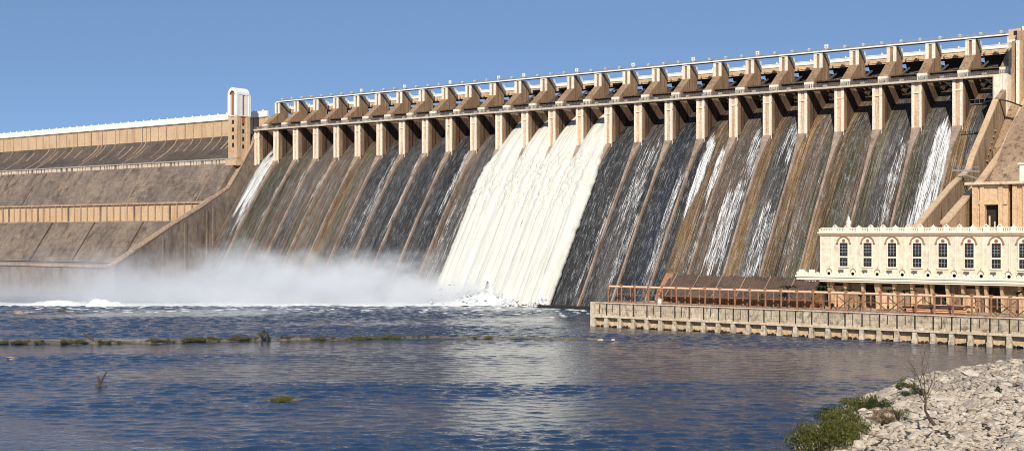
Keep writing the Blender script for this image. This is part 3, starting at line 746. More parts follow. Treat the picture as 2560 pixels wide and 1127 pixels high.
while x < 560:
    big = k % 3 != 2
    mb = MB(); mb.box(x-.9, x+.9, PYF-.45, PYF+.6, 36.2, 37.95)
    r = .8 if big else .5
    mb.tube([(x,PYF-.3,37.9),(x,PYF+.4,37.9)], r, 12)
    if big: mb.tube([(x,PYF-.36,38.0),(x,PYF-.3,38.0)], .42, 8, 1)
    mb.lathe((x,PYF,37.9+r*.8), [(.22,0),(.22,.2),(.08,.3),(0,.5)], 6); x += 4.47; k += 1
    mb.obj('roof_crest', [M['creaml'], M['trim']], wl)
# rooftop statue-like finial at left
fn = mb = MB(); mb.lathe((457.2,-122,37.6), [(1.1,0),(1.0,.5),(.55,.8),(.8,1.5),(.95,2.3),(.6,2.9),(.35,3.2),(.5,3.6),(.3,4.1),(0,4.5)], 10)
mb.obj('roof_urn', M['creaml'], ph, sm=True)
# windows
def window(parent):
    mb = MB(); W = 1.55
    for x_ in (-W-.35, W-.05): mb.box(x_, x_+.4, PYF-.22, PYF-.02, 23.8, 32.4)
    mb.box(-W-.05, W+.05, PYF-.2, PYF-.02, 26.95, 27.5); mb.box(-W-.5, W+.5, PYF-.4, PYF-.02, 23.4, 23.9)
    n_ = 14
    def ring(r0, r1, y0_, y1_, mi=0, zc=32.3):
        for i in range(n_):
            a, b = math.pi*i/n_, math.pi*(i+1)/n_
            P = [(r*math.cos(t_), zc+r*math.sin(t_)) for r, t_ in ((r0,a),(r1,a),(r1,b),(r0,b))]
            mb.add([(x_,y0_,z_) for x_,z_ in P]+[(x_,y1_,z_) for x_,z_ in P], [(0,3,2,1),(4,5,6,7),(0,1,5,4),(1,2,6,5),(2,3,7,6),(3,0,4,7)], mi)
    ring(0.02, W+.38, PYF-.12, PYF-.02); ring(W+.55, W+.95, PYF-.45, PYF-.02, 1)
    for sx in (-1,1): mb.box(min(sx*(W+.55),sx*(W+1.2)), max(sx*(W+.55),sx*(W+1.2)), PYF-.42, PYF-.02, 31.95, 32.28, 1)
    fr = mb.obj('window', [M['creaml'], M['trim']], parent)
    mb = MB(); mb.box(-W, W, PYF-.05, PYF-.015, 23.9, 26.95); mb.box(-W, W, PYF-.05, PYF-.015, 27.5, 32.2); mb.obj('pane', M['dark'], fr)
    mb = MB()
    for x_ in (-.55,.5): mb.box(x_-.07,x_+.07,PYF-.12,PYF-.052,24.2,26.7); mb.box(x_-.07,x_+.07,PYF-.12,PYF-.052,28,31.7)
    for z_ in (25.4,29.0,30.1,31.2): mb.box(-1.2,1.2,PYF-.14,PYF-.125,z_-.08,z_+.08)
    mb.obj('glazing_bar', M['galv'], fr)
    mb = MB(); mb.tube([(0,PYF-.2,33.05),(0,PYF-.12,33.05)], .62, 12); mb.obj('medallion', M['medal'], fr)
    return fr
w0 = window(ph); wl0 = Vector(w0.location)
for i in range(8):
    o = w0 if i == 0 else child_copy(w0, ph); o.location = wl0 + Vector((458.7+8.94*i,0,0))
# balcony
BX0 = 441.8
mb = MB(); mb.box(BX0, PX1, -134.6, -127, 18.9, 20.0); mb.box(BX0-.4,PX1,-135,-134.5,19.9,20.5); mb.box(BX0+1.8,PX1,-134.2,-127,18.3,18.85)
mb.box(BX0,PX1,-134.5,-134.1,20.5,21.3); mb.box(BX0,BX0+.5,-134.1,-127,20.5,21.8)
bc = mb.obj('balcony', M['creaml'], ph)
mb = MB(); k = 0; x = BX0+.6
while x < 560: mb.tube([(x,-134.75,21.3),(x,-134.1,21.3)], .45 if k%2 else .6, 8); x += 1.5; k += 1
for x_ in (BX0+2,BX0+6): mb.box(x_-1.0,x_+1.0,-134.8,-134,20.5,22.6)
mb.obj('balcony_crest', M['creaml'], bc)
for i in range(10):
    x_ = 454.6+8.94*i; mb = MB(); r_ = 1.0
    P = [(x_+r_,20.5)]+[(x_+r_*math.cos(a), 21.9+r_*1.15*math.sin(a)) for a in np.linspace(0,math.pi,9)]+[(x_-r_,20.5)]; n_ = len(P)
    mb.add([(a,-134.75,b) for a,b in P]+[(a,-134.2,b) for a,b in P], [tuple(range(n_))[::-1], tuple(range(n_,2*n_))]+[(q,(q+1)%n_,(q+1)%n_+n_,q+n_) for q in range(n_)])
    ar = mb.obj('balcony_arch', M['creaml'], bc)
for i in range(10):
    x_ = 454.6+8.94*i; mb = MB()
    for j in range(8):
        a, b = math.pi*j/8, math.pi*(j+1)/8
        mb.bar((x_+1.0*math.cos(a),-134.85,21.9+1.15*math.sin(a)),(x_+1.0*math.cos(b),-134.85,21.9+1.15*math.sin(b)),.22)
    mb.bar((x_,-134.9,23.0),(x_,-134.9,24.0),.16); mb.obj('arch_trim', M['trim'], bc)
mb = MB()
mb.box(-.75,.75,PYF-1.1,PYF-.05,21.9,22.7); mb.box(-.95,.5,PYF-1.3,PYF-1.1,21.7,22.5)
lp = mb.obj('wall_lamp', M['arm'], ph); lp0 = Vector(lp.location)
for i in range(8):
    o = lp if i == 0 else child_copy(lp, ph); o.location = lp0+Vector((457.9+8.94*i,0,0))
# lower storey
dk = [(447.5,452.9),(465.9,470.7),(490.7,495.8),(509.0,514.0),(528,533)]
lt = [(454.2,459.2),(471.8,477.2),(483.7,488.6),(501.3,506.0),(520,525)]
mb = MB(); mb.box(443.2, PX1, -124.5, -100, 8.9, 18.4)
edges = sorted(dk+lt); prev = 443.2
for a, b in edges:
    mb.box(prev, a, -127, -124.4, 8.9, 18.25); prev = b
mb.box(prev, PX1, -127, -124.4, 8.9, 18.25); mb.box(443.2,PX1,-127.2,-124.4,17.6,18.28)
mb.obj('lower_wall', M['brown'], ph)
for a, b in dk:
    mb = MB(); mb.box(a+.2,b-.2,-126.4,-126.2,10.5,17.3); mb.box((a+b)/2-.12,(a+b)/2+.12,-126.55,-126.4,10.5,17.3); mb.obj('doorway', M['dark'], ph)
for a, b in lt:
    mb = MB(); mb.box(a+.2,b-.2,-126.6,-124.45,9,16.8); mb.box(a+.2,b-.2,-126.8,-126.5,14.8,15.2); mb.obj('stone_panel', M['wall'], ph)
for a, b in dk+lt:
    for x_ in (a-.1, b+.1):
        mb = MB(); mb.prism([(-127,9),(-128.1,9),(-128.4,14),(-129.9,18.2),(-127,18.2)], x_-.45, x_+.45)
        mb.obj('flared_column', M['wall'], ph)

for o in ph.children:
    if o.name.split('.')[0] in ('lower_wall','doorway','stone_panel','flared_column'): o.location.y -= 1.2
bc.location.y += 1.5
# ---------------------------------------------------------------- plants
def leafy(name, base, leaves, size, hgt, mat, label, cat, seed, group=None, spread=1.0, stems=5, stem_mat='wood', lift=.15, drop=0.0, flat=.5):
    rr = random.Random(seed); o = thing(name, base, label, cat, group); bx, by, bz = base
    mb = MB(); tips = []
    for k in range(stems):
        a = rr.uniform(0,6.28); r = spread*rr.uniform(.25,.8); tip = (bx+r*math.cos(a), by+r*math.sin(a), bz+hgt*rr.uniform(.55,.95))
        mid = (bx+.4*r*math.cos(a), by+.4*r*math.sin(a), bz+hgt*.45); mb.tube([(bx,by,bz-.2),mid,tip], [.06*hgt**.5,.045*hgt**.5,.02], 5); tips.append(tip)
    mb.obj('stem', M[stem_mat], o)
    mb = MB(); cl = [(rr.uniform(-1,1), rr.uniform(-1,1), rr.uniform(lift,1)) for _ in range(max(6,int(leaves/60)))]
    cl = [c for c in cl if c[0]**2+c[1]**2 < 1.1-(max(0,c[2]-.45)*1.5)**2] or [(0,0,.5)]
    for k in range(leaves):
        c = rr.choice(cl); g = lambda s_: rr.gauss(0, s_)
        x_ = bx+spread*(c[0]+g(.16)); y_ = by+spread*(c[1]+g(.16)); z_ = bz+hgt*max(.02,(c[2]+g(.10)))
        a = rr.uniform(0,6.28); s_ = size*rr.uniform(.6,1.3); ez = rr.uniform(.3,1.0)*s_
        dx, dy = math.cos(a)*s_*flat, math.sin(a)*s_*flat
        mb.add([(x_-dy*.4,y_+dx*.4,z_),(x_+dy*.4,y_-dx*.4,z_),(x_+dx,y_+dy,z_+ez-drop*s_)], [(0,1,2)])
    mb.obj('foliage', mat, o); return o
def blades(mb, x, y, z, n, r, h, rr, w=.07):
    for k in range(n):
        a = rr.uniform(0,6.28); q = r*math.sqrt(rr.random()); bx_, by_ = x+q*math.cos(a), y+q*math.sin(a); hh = h*rr.uniform(.5,1.1)
        lean = rr.uniform(.1,.5)*hh; b = rr.uniform(0,6.28); ww = w*rr.uniform(.7,1.4)
        mb.add([(bx_-ww,by_,z-.1),(bx_+ww,by_,z-.1),(bx_+lean*math.cos(b),by_+lean*math.sin(b),z+hh)], [(0,1,2)])
def palm(base, h, seed, label):
    rr = random.Random(seed); o = thing('palm_plant', base, label, 'plant', 'plants on the powerhouse deck'); bx,by,bz = base
    mb = MB(); mb.tube([(bx,by,bz-.1),(bx+.1,by,bz+h*.85)], [.22,.14], 6); mb.obj('stem', M['wood'], o)
    mb = MB()
    for k in range(13):
        a = k*2.4; L = h*.6*rr.uniform(.7,1.1); prev = None
        for j in range(6):
            t_ = j/5; p = Vector((bx+.1+L*t_*math.cos(a), by+L*t_*math.sin(a), bz+h*.85+L*.75*(t_-1.15*t_*t_)))
            if prev is not None:
                s_ = Vector((-math.sin(a),math.cos(a),-.4))*.8*(1.1-t_)
                mb.add([prev-s_,prev+s_,p], [(0,1,2)]); mb.add([prev,p+s_*.9,p-s_*.9],[(0,1,2)])
            prev = p
    mb.obj('fronds', M['leafd'], o)
pl = [((443,-143,9),8.2,'tall palm plant in front of the right end of the brown shed roof'),((457,-143,9),8.5,'tall palm plant before the leftmost dark doorway of the powerhouse'),
      ((466,-143,9),7.6,'palm plant before the second dark doorway of the powerhouse'),((470.5,-144,9),6.0,'low palm at the right of the second dark doorway'),
      ((480.6,-144,9),8.0,'palm plant before the tan panel just right of the second dark doorway'),((486.1,-144,9),8.0,'palm plant under the fourth arched window from the left'),
      ((505.5,-144,9),7.0,'dark palm just left of the rightmost dark doorway'),((523.2,-144,9),8.6,'tall palm at the right edge of the deck')]
for k,(b_,h_,lab) in enumerate(pl): palm(b_, h_, k, lab)
for k,(x_,lab) in enumerate(((493,'green shrub on deck left of the steel stoplogs'),(497.5,'small green shrub on deck behind the steel stoplogs'),(501,'round dark green shrub before the third dark doorway'),(436,'yellow green shrub on deck before the brown shed'),(462,'low green shrub on deck beneath the leftmost arched window'))):
    leafy('shrub', (x_,-149,9.2), 260, .6, 3.4 if k!=3 else 5, M['leafd'] if k!=3 else M['leaf'], lab, 'shrub', 20+k, 'plants on the powerhouse deck', 1.3)

# ================================================================== FALLING WATER
def torrent():
    vs_all = []; mb = MB()
    for b in range(11, 15):
        nu_, nv_ = 46, 170; x_c = (b+.5)*S
        ysv = np.concatenate([np.linspace(23, -2, 40), np.linspace(-2.6, -57.5, nv_-40)])
        base = len(mb.v)
        for y_ in ysv:
            z_ = float(cz(max(y_,-56)));
            if y_ < -56: z_ -= (-56-y_)*1.6
            dzdy = (float(cz(max(y_,-55)+.5))-float(cz(max(y_,-55)-.5))); nl = math.hypot(1,dzdy); ny, nz = -dzdy/nl, 1/nl
            w_ = 6.85 + 2.6*smooth(2, 15, -y_) + (.25 if y_ < -20 else 0)
            ext_l = 0
            if b == 11: ext_l = 1.9*math.exp(-((y_+14)/9)**2)
            th = 1.9 + 1.1*smooth(0, 18, -y_)
            for i in range(nu_+1):
                u = -1+2*i/nu_; x_ = x_c+u*w_ - (ext_l if u < 0 else 0)*abs(u)
                s1 = fb(x_*.28, y_*.022+b, 7, 2); s2_ = fb(x_*1.3, y_*.12, 3, 3)
                rag = fb(x_*.4, y_*.35, z_*.3, 4)*smooth(-2, 12, -y_)*(1-smooth(18, 34, -y_))
                edge = 1-abs(u)**6
                t_ = (th*(.45+.55*edge)) + s1*.8 + s2_*.08 + rag*.9
                if abs(u) > .94: t_ -= .9*(abs(u)-.94)/.06
                ej = 0
                if (b==11 and u<-.9) or (b==14 and u>.9): ej = .6*fb(y_*.5, b, 2, 5)
                mb.v.append((x_+ej, y_+ny*t_, z_+nz*t_))
        n_ = nu_+1
        for j in range(len(ysv)-1):
            for i in range(nu_):
                a = base+j*n_+i; mb.f.append((a, a+n_, a+n_+1, a+1)); mb.m.append(0)
    # skirts so that the sheet has thickness at its open sides
    o = mb.obj('falling_water', M['torrent'], None, sm=True)
    o['kind'] = 'structure'
    sm_ = o.modifiers.new('thickness', 'SOLIDIFY'); sm_.thickness = 1.6; sm_.offset = 1
torrent()

# ================================================================== RIVER
gx0, gx1, gy0, gy1, gs = -40., 610., -440., -48., .6
gxs = np.arange(gx0, gx1+.1, gs); gys = np.arange(gy0, gy1+.1, gs); GX, GY = np.meshgrid(gxs, gys)
FX, FY, RX, RY = -cc, ss, ss, cc
ZD = (GX-CAM[0])*FX+(GY-CAM[1])*FY; XD = (GX-CAM[0])*RX+(GY-CAM[1])*RY
r2 = np.random.default_rng(21)
low = np.zeros_like(GX)
for k in range(26):      # slow patches of slick and ruffled water, drawn out along the current
    lam = r2.uniform(35, 160); th_ = math.atan2(FY, FX)+r2.normal(0, .35); kx, ky = math.cos(th_)*2*math.pi/lam, math.sin(th_)*2*math.pi/lam
    low += np.sin(kx*GX+ky*GY+r2.uniform(0, 6.28)+.8*np.sin(XD*.02+k))*(lam/160)**.4
low /= 2.6
low += .22*np.sin(XD*.05+ZD*.02)+.18*np.sin(XD*.021-ZD*.06); band = 1.1*smooth(425, 455, ZD)*(1-smooth(-20, 60, XD)) + .6*(1-smooth(240, 300, ZD)) - .75*np.exp(-((ZD-345)/42)**2) + .35*np.exp(-((ZD-405)/14)**2)
rough = .24 + .70*smooth(-.9, 1.7, low+band)
hgt = np.zeros_like(GX)
for k in range(64):
    lam = 1.4*(5.0**r2.random()); th_ = math.atan2(FY, FX)+r2.normal(0, .42); kk = 2*math.pi/lam; kx, ky = math.cos(th_)*kk, math.sin(th_)*kk
    hgt += 0.0053*lam**1.0*np.sin(kx*GX+ky*GY+r2.uniform(0, 6.28)+.9*np.sin(GX*.031+k)+.7*np.sin(GY*.043+2*k))
hgt = hgt*rough; hgt += .25*np.maximum(0, hgt)
ed = np.minimum(np.minimum(GX-gx0, gx1-GX), np.minimum(GY-gy0, gy1-GY)); hgt *= smooth(0, 12, ed)
ny_, nx_ = GX.shape
me = bpy.data.meshes.new('river'); nvt = nx_*ny_
outer = [(-6000,-6000,0),(6000,-6000,0),(6000,6000,0),(-6000,6000,0)]
allv = np.concatenate([np.stack([GX.ravel(), GY.ravel(), hgt.ravel()], 1), np.array(outer, float)])
jj, ii = np.meshgrid(np.arange(ny_-1), np.arange(nx_-1), indexing='ij'); a_ = (jj*nx_+ii).ravel()
quads = np.stack([a_, a_+1, a_+nx_+1, a_+nx_], 1)
A0, A1, A2, A3 = 0, nx_-1, nvt-1, nvt-nx_; O = [nvt, nvt+1, nvt+2, nvt+3]
quads = np.concatenate([quads, np.array([(O[0],O[1],A1,A0),(O[1],O[2],A2,A1),(O[2],O[3],A3,A2),(O[3],O[0],A0,A3)])])
me.vertices.add(len(allv)); me.vertices.foreach_set('co', allv.ravel())
me.loops.add(quads.size); me.loops.foreach_set('vertex_index', quads.ravel().astype(np.int32))
me.polygons.add(len(quads)); me.polygons.foreach_set('loop_start', np.arange(0, quads.size, 4, dtype=np.int32))
me.polygons.foreach_set('use_smooth', np.ones(len(quads), bool)); me.update(calc_edges=True); me.validate()
at_ = me.attributes.new('rough', 'FLOAT', 'POINT'); at_.data.foreach_set('value', np.concatenate([rough.ravel(), np.full(4, .5)]).astype(np.float32))
me.materials.append(M['river']); rv = bpy.data.objects.new('river', me); COL.objects.link(rv); rv['kind'] = 'structure'
mb = MB(); mb.add([(-6500,-6500,-12),(6500,-6500,-12),(6500,6500,-12),(-6500,6500,-12)], [(0,1,2,3)])
rv = mb.obj('river_bed', M['earth']); rv['kind'] = 'structure'

# foam line and boils (the white front of the plunge pool)
def frontline(x): return -219 + .756*(x-58) + 3*math.sin(x*.11) + 2*math.sin(x*.31)
mb = MB(); rr = random.Random(11)
nx_, ny_ = 260, 22; base = 0
for j in range(ny_+1):
    for i in range(nx_+1):
        x_ = -60+ (318)*i/nx_; yf = frontline(x_); q = j/ny_
        y_ = yf + q*26
        e = math.sin(math.pi*min(1,q*1.6+.02)) if q < .3 else 1
        h_ = (.25+1.0*abs(fb(x_*.16, y_*.16, 2, 4))+.5*abs(fb(x_*.5,y_*.5,9,3)))*e - .35*(q<.02) - .5*(j==0)
        bo = 3.8*math.exp(-((x_-98)/5)**2-((q-.15)/.12)**2)*(.6+abs(fb(x_*.3,y_*.3,4,4)))+2.2*math.exp(-((x_-76)/10)**2-((q-.2)/.15)**2)
        bo += 11*math.exp(-((x_-243)/13)**2-((q-.55)/.33)**2)*(.25+1.1*abs(fb(x_*.14,y_*.14,8,5))+.4*abs(fb(x_*.6,y_*.6,1,3)))
        if x_ > 225: h_ *= max(.25, 1-(x_-225)/35)
        mb.v.append((x_, y_+1.8*fb(x_*.2,0,5,3)*(1 if j==0 else .4), h_+bo))
for j in range(ny_):
    for i in range(nx_):
        a = j*(nx_+1)+i; mb.f.append((a,a+1,a+nx_+2,a+nx_+1)); mb.m.append(0)
fo = mb.obj('foam', M['foam'], None, sm=True); fo['kind'] = 'stuff'
tag(fo, 'white churning foam line along the front of the plunge pool', 'foam')
# spray boils at the foot of the torrent
mb = MB(); rr = random.Random(5)
for k in range(60):
    x_ = rr.uniform(226, 262); y_ = frontline(x_)+rr.uniform(0,10); z_ = rr.uniform(0,1)**1.6*(13-(x_-226)*.3); s_ = rr.uniform(.25,.7)
    mb.rock((x_, y_, z_), s_*1.5, s_, s_*.7, seed=7000+k)
for k in range(420):
    x_ = rr.uniform(203, 276); t_ = rr.random(); y_ = -55 - 14*t_**1.5 ; 
    z_ = max(0, 3.5*(1-t_)*rr.uniform(.2,1.6)); s_ = rr.uniform(.5,1.8)*(1.2-t_*.6)
    mb.rock((x_, y_, z_), s_*1.3, s_, s_*.7, seed=900+k)
bo = mb.obj('spray', M['foam'], None, sm=True); bo['kind'] = 'stuff'; tag(bo, 'lumpy white spray boiling at the foot of the torrent', 'spray')
# white caps
mb = MB(); rr = random.Random(15)
for k in range(230):
    x_ = rr.uniform(70, 330); y_ = frontline(min(x_,250)) - 3 - 60*rr.random()**1.8; L = rr.uniform(.8,2.8); 
    a = R(-37)+rr.uniform(-.25,.25); ca_, sa_ = math.cos(a), math.sin(a); pts=[]
    n_ = 8
    top=[]
    for i in range(n_+1):
        t_ = -1+2*i/n_; top.append((x_+L*t_*sa_*-1, y_+L*t_*ca_, .05+.3*(1-t_*t_)*rr.uniform(.5,1)))
    wv = .5*rr.uniform(.6,1.3)
    vs=[(p[0]-wv*.8,p[1]-wv*.6,-.05) for p in top]+top+[(p[0]+wv*.8,p[1]+wv*.6,-.05) for p in top]
    fs=[(r_*(n_+1)+i,r_*(n_+1)+i+1,(r_+1)*(n_+1)+i+1,(r_+1)*(n_+1)+i) for r_ in range(2) for i in range(n_)]
    mb.add(vs, fs)
wc = mb.obj('whitecaps', M['foam'], None, sm=True); wc['kind'] = 'stuff'; tag(wc, 'small broken white wave tops scattered before the foam line', 'wave foam')

# ================================================================== MIST
mb = MB(); mb.box(-75, 275, -232, -40, .3, 40)
ms = mb.obj('mist', None and [] or M['foam']); ms.data.materials.clear()
ms['kind'] = 'stuff'; tag(ms, 'cloud of pale spray mist hanging over the plunge pool', 'mist')
t = NT('spray_mist'); t.t.nodes.remove(t.out); t.out = t.n('OutputMaterial')
g = t.n('NewGeometry'); sx_ = t.n('SeparateXYZ'); t.l(g.outputs['Position'], sx_.inputs[0])
X_, Y_, Z_ = sx_.outputs
nz1 = t.noise(t.pos((1,1,1.3)), .035, 3, .55); nz2 = t.noise(t.pos((1,1,1.2)), .12, 3, .65)
nn = t.math('ADD', t.math('MULTIPLY', nz1, .65), t.math('MULTIPLY', nz2, .35))
# distance behind the foam front
q = t.math('SUBTRACT', Y_, t.math('SUBTRACT', t.math('MULTIPLY', X_, .756), 262.8))
fr = t.math('MULTIPLY', q, .12, True)
# local top height: high over x 40..190, falling towards the torrent and to the far left
cr = t.n('FloatCurve'); cu = cr.mapping.curves[0]
tx = t.math('DIVIDE', t.math('ADD', X_, 75), 350, True)
pts_ = [(0,.70),(.2,.72),(.38,.80),(.5,.86),(.66,.74),(.78,.66),(.86,.54),(.93,.34),(1,.10)]
for i, (a, b) in enumerate(pts_):
    if i < 2: cu.points[i].location = (a, b)
    else: cu.points.new(a, b)
cu.points[0].location = pts_[0]; cu.points[-1].location = pts_[-1]; cr.mapping.update()
t.l(tx, cr.inputs['Value'])
top = t.math('MULTIPLY', cr.outputs[0], 36)
top = t.math('ADD', top, t.math('MULTIPLY', t.math('SUBTRACT', nn, .5), 70))
fall = t.math('DIVIDE', t.math('SUBTRACT', top, Z_), 20, True)
dn = t.math('MULTIPLY', t.math('POWER', fall, 1.7), fr)
side = t.math('DIVIDE', t.math('ADD', X_, 5), 160, True)
dn = t.math('MULTIPLY', dn, t.math('ADD', t.math('MULTIPLY', t.math('POWER', side, 2.2), .95), .05))
dn = t.math('MULTIPLY', dn, t.ramp(nn, [(.36,.25),(.62,1.35)]))
dn = t.math('MULTIPLY', dn, t.math('ADD', .055, t.math('MULTIPLY', t.math('POWER', 2.718, t.math('MULTIPLY', Z_, -.16)), .12)))
pv = t.n('VolumePrincipled'); pv.inputs['Color'].default_value = (.95,.965,.985,1); pv.inputs['Anisotropy'].default_value = -.15
t.l(dn, pv.inputs['Density']); t.l(pv.outputs[0], t.out.inputs['Volume']); ms.data.materials.append(t.m)

# ================================================================== RIVER ISLANDS
def bank_strip(pts, wd, hgt, name, seed):
    rr = random.Random(seed); mb = MB(); n_ = 14; rows = []
    P = [Vector((*p,0)) for p in pts]; L = [0]
    for a, b in zip(P[:-1], P[1:]): L.append(L[-1]+(b-a).length)
    N = max(6,int(L[-1]/1.2))
    for k in range(N+1):
        s_ = L[-1]*k/N; i = max(j for j in range(len(L)-1) if L[j] <= s_+1e-6); t_ = (s_-L[i])/(L[i+1]-L[i])
        c = P[i].lerp(P[i+1], t_); d = (P[i+1]-P[i]).normalized(); nrm = Vector((-d.y, d.x, 0))
        wv = wd*(.6+.7*abs(fb(s_*.06, seed, 0, 3)))*min(1, 4*min(k/N, 1-k/N)+.12)
        for j in range(n_+1):
            u = -1+2*j/n_; hh = hgt*(1-u*u)**.7*(.75+.9*fb(s_*.22,u*2,seed,4)) - .1
            p = c + nrm*(u*wv + .8*fb(s_*.08, 3, seed, 3)); mb.v.append((p.x, p.y, hh))
    for k in range(N):
        for j in range(n_):
            a = k*(n_+1)+j; mb.f.append((a,a+1,a+n_+2,a+n_+1)); mb.m.append(0)
    o = mb.obj(name, M['driftrock'], None); o['kind'] = 'structure'
    return o
line = [(255,-347),(275,-331),(300,-306),(316,-281.5),(339,-262),(355,-241),(380,-226),(407,-211.5)]
bank_strip(line, 1.5, .8, 'sandbar', 1)
mb = MB(); rr = random.Random(2)
def along(s_):
    i = min(len(line)-2, int(s_*(len(line)-1))); t_ = s_*(len(line)-1)-i
    return (line[i][0]+(line[i+1][0]-line[i][0])*t_, line[i][1]+(line[i+1][1]-line[i][1])*t_)
for k in range(560):
    s_ = rr.uniform(.0, .42) if rr.random()<.86 else rr.uniform(.42,.72)
    if fb(s_*38, 1, 1, 3) < -.08: continue
    x_, y_ = along(s_); blades(mb, x_+rr.uniform(-1.3,1.3), y_+rr.uniform(-1.3,1.3), .5, 26, .9, rr.choice([.3,.5,.8,1.5]), rr, .12)
gr = mb.obj('sandbar_grass', M['grass'], None); gr['kind']='stuff'; tag(gr, 'low green and straw grass growing along the narrow river bar', 'grass')
mb = MB()
for k in range(16):
    s_ = rr.choice([.60,.625,.64,.66,.80,.83,.585,.57]); x_, y_ = along(s_+rr.uniform(-.008,.008)); blades(mb, x_, y_-.5, .2, 60, 1.2, .9, rr, .14)
gr = mb.obj('grass_tufts', M['leaf'], None); gr['kind']='stuff'; tag(gr, 'separate green tufts on the right half of the river bar', 'grass')
leafy('bush', (320.1,-282.1,.2), 420, .5, 3.2, M['leaf'], 'dark ragged bush standing alone on the river bar', 'bush', 3, None, 2.0, 9)
# floating islet with grass
bank_strip([(437.6,-386),(440.6,-382.9),(443.2,-377.9)], 1.5, .35, 'islet', 4)
mb = MB()
for k in range(34): blades(mb, 440.2+rr.uniform(-1.8,1.3), -383+rr.uniform(-1.9,2.2), .1, 30, .6, .8, rr, .06)
gr = mb.obj('islet_grass', M['leaf'], None); gr['kind']='stuff'; tag(gr, 'grass growing on the small islet in the near water', 'grass')
# stumps
st_ = thing('tree_stump', (386.8,-391.1,0), 'forked dead stump sticking out of the near river water', 'stump')
mb = MB(); mb.tube([(386.8,-391.1,-1),(386.7,-391,1.0),(386.3,-391.2,2.3)], [.42,.36,.2], 7); mb.tube([(386.8,-391.1,.3),(387.4,-390.6,1.8),(388.1,-390.3,3.1),(388.4,-390.0,3.9)], [.3,.24,.16,.05], 6)
mb.tube([(386,-391.6,.05),(388.4,-390.3,.1)],[.3,.2],6); mb.obj('trunk', M['wood'], st_)
mb = MB(); mb.tube([(388.1,-390.3,3.0),(387.2,-390.9,3.5),(386.7,-391,3.4)], [.1,.07,.02], 5); mb.tube([(388.1,-390.3,3.0),(388.2,-390.1,3.6),(388.8,-389.8,4.2)],[.13,.1,.04],5); mb.obj('branch', M['woodl'], st_)
dr = thing('driftwood', (269.8,-316.3,0), 'dark leaning snag of driftwood on the left end of the river bar', 'driftwood')
dr.location = (282,-322,0)
mb = MB(); mb.tube([(284,-321.5,.2),(283,-321.5,1.4),(281.3,-322.5,2.6),(280.6,-323,3.4)], [.4,.5,.35,.08], 6); mb.tube([(283,-321.8,1.4),(282.2,-321,2.8)], [.25,.08], 5); mb.obj('trunk', M['wood'], dr)
def riverrock(x_, y_, s_, mat, lab, seed):
    mb = MB(); mb.rock((x_,y_,.1), s_*1.3, s_, s_*.6, seed=seed); mb.rock((x_+s_*.9,y_-s_*.3,0), s_*.8, s_*.6, s_*.35, seed=seed+1)
    o = mb.obj('boulder', M[mat], None, base=(x_,y_,0)); tag(o, lab, 'boulder', 'boulders in the river')
riverrock(124.7,-249.4,3.0,'rock2','pale flat boulder in the rough water near the left edge',31)
riverrock(118.3,-224.1,2.4,'driftrock','dark boulder in the water just below the foam line',33)
riverrock(310.6,-366.9,1.3,'rock2','pale grey boulder in the near water by the left edge',35)
for k,(px_,py_,s_,lab) in enumerate(((404,-212.6,.7,'leftmost of the three small white boulders at the right end of the river bar'),(407.4,-211.5,.95,'largest white boulder, middle of three at the right end of the river bar'),(411,-209.3,.75,'rightmost of the three small white boulders at the right end of the river bar'))):
    riverrock(px_, py_, s_, 'rock', lab, 40+k)

# ================================================================== RIGHT BANK
shore = [(592,-520),(580,-450),(566,-412),(556,-384),(546,-350),(538.5,-318),(534.5,-285),(533,-258),(536,-225),(545,-196),(556,-178),(575,-166),(640,-158)]
SH = [Vector((a,b,0)) for a,b in shore]
def sdist(x, y):      # signed: positive inland (to the right of the polyline direction)
    best = 1e9; sg = 1; p = Vector((x,y,0))
    for a, b in zip(SH[:-1], SH[1:]):
        d = b-a; t_ = max(0, min(1, (p-a).dot(d)/d.dot(d))); q_ = a+d*t_; r = (p-q_).length
        if r < best: best = r; cr_ = d.x*(p.y-a.y)-d.y*(p.x-a.x); sg = 1 if cr_ < 0 else -1
    return best*sg
def bankz(x, y):
    d = sdist(x, y)
    if d < 0: return max(-3, d*.35)
    h = (3.2+1.6*min(1,max(0,(-260-y)/80)))*(1-math.exp(-d/13)) + .03*d + .5*fb(x*.07,y*.07,2,3)*min(1,d/5)
    dc = math.hypot(x-CAM[0], y-CAM[1])
    return h + max(0, 1-dc/150)**1.5*22
mb = MB(); gx = np.concatenate([np.arange(522, 640, 2.0), np.arange(640, 900, 20)]); gy = np.concatenate([np.arange(-700,-420,12), np.arange(-420, -150, 2.0)])
for y_ in gy:
    for x_ in gx: mb.v.append((float(x_), float(y_), bankz(x_, y_)))
for j in range(len(gy)-1):
    for i in range(len(gx)-1):
        a = j*len(gx)+i; mb.f.append((a,a+1,a+len(gx)+1,a+len(gx))); mb.m.append(0)
bk = mb.obj('river_bank', M['earth'], None, sm=True); bk['kind'] = 'structure'
F2 = (-cc, ss); R2 = (ss, cc)
def vis(x, y, z, m_=1.02):
    dx, dy = x-CAM[0], y-CAM[1]; Zd = dx*F2[0]+dy*F2[1]; Xd = dx*R2[0]+dy*R2[1]
    if Zd < 20: return None
    u = f_px*Xd/Zd/1280; v = (588+f_px*(CAM[2]-z)/Zd-563.5)/563.5
    return (Zd, u, v) if abs(u) < m_ and v < m_+.02 else None
rr = random.Random(77); cand = []
while len(cand) < 17000:
    x_ = rr.uniform(530, 645); y_ = rr.uniform(-410, -175); z_ = bankz(x_, y_)
    if z_ < .05: continue
    q_ = vis(x_, y_, z_, 1.22)
    if not q_: continue
    s_ = .24 + .48*rr.random()**2.2 + (1.1*rr.random() if rr.random() < .035 else 0)
    cand.append(((s_/q_[0]) if abs(q_[1]) < 1 and q_[2] < 1 else 0, s_, x_, y_, z_))
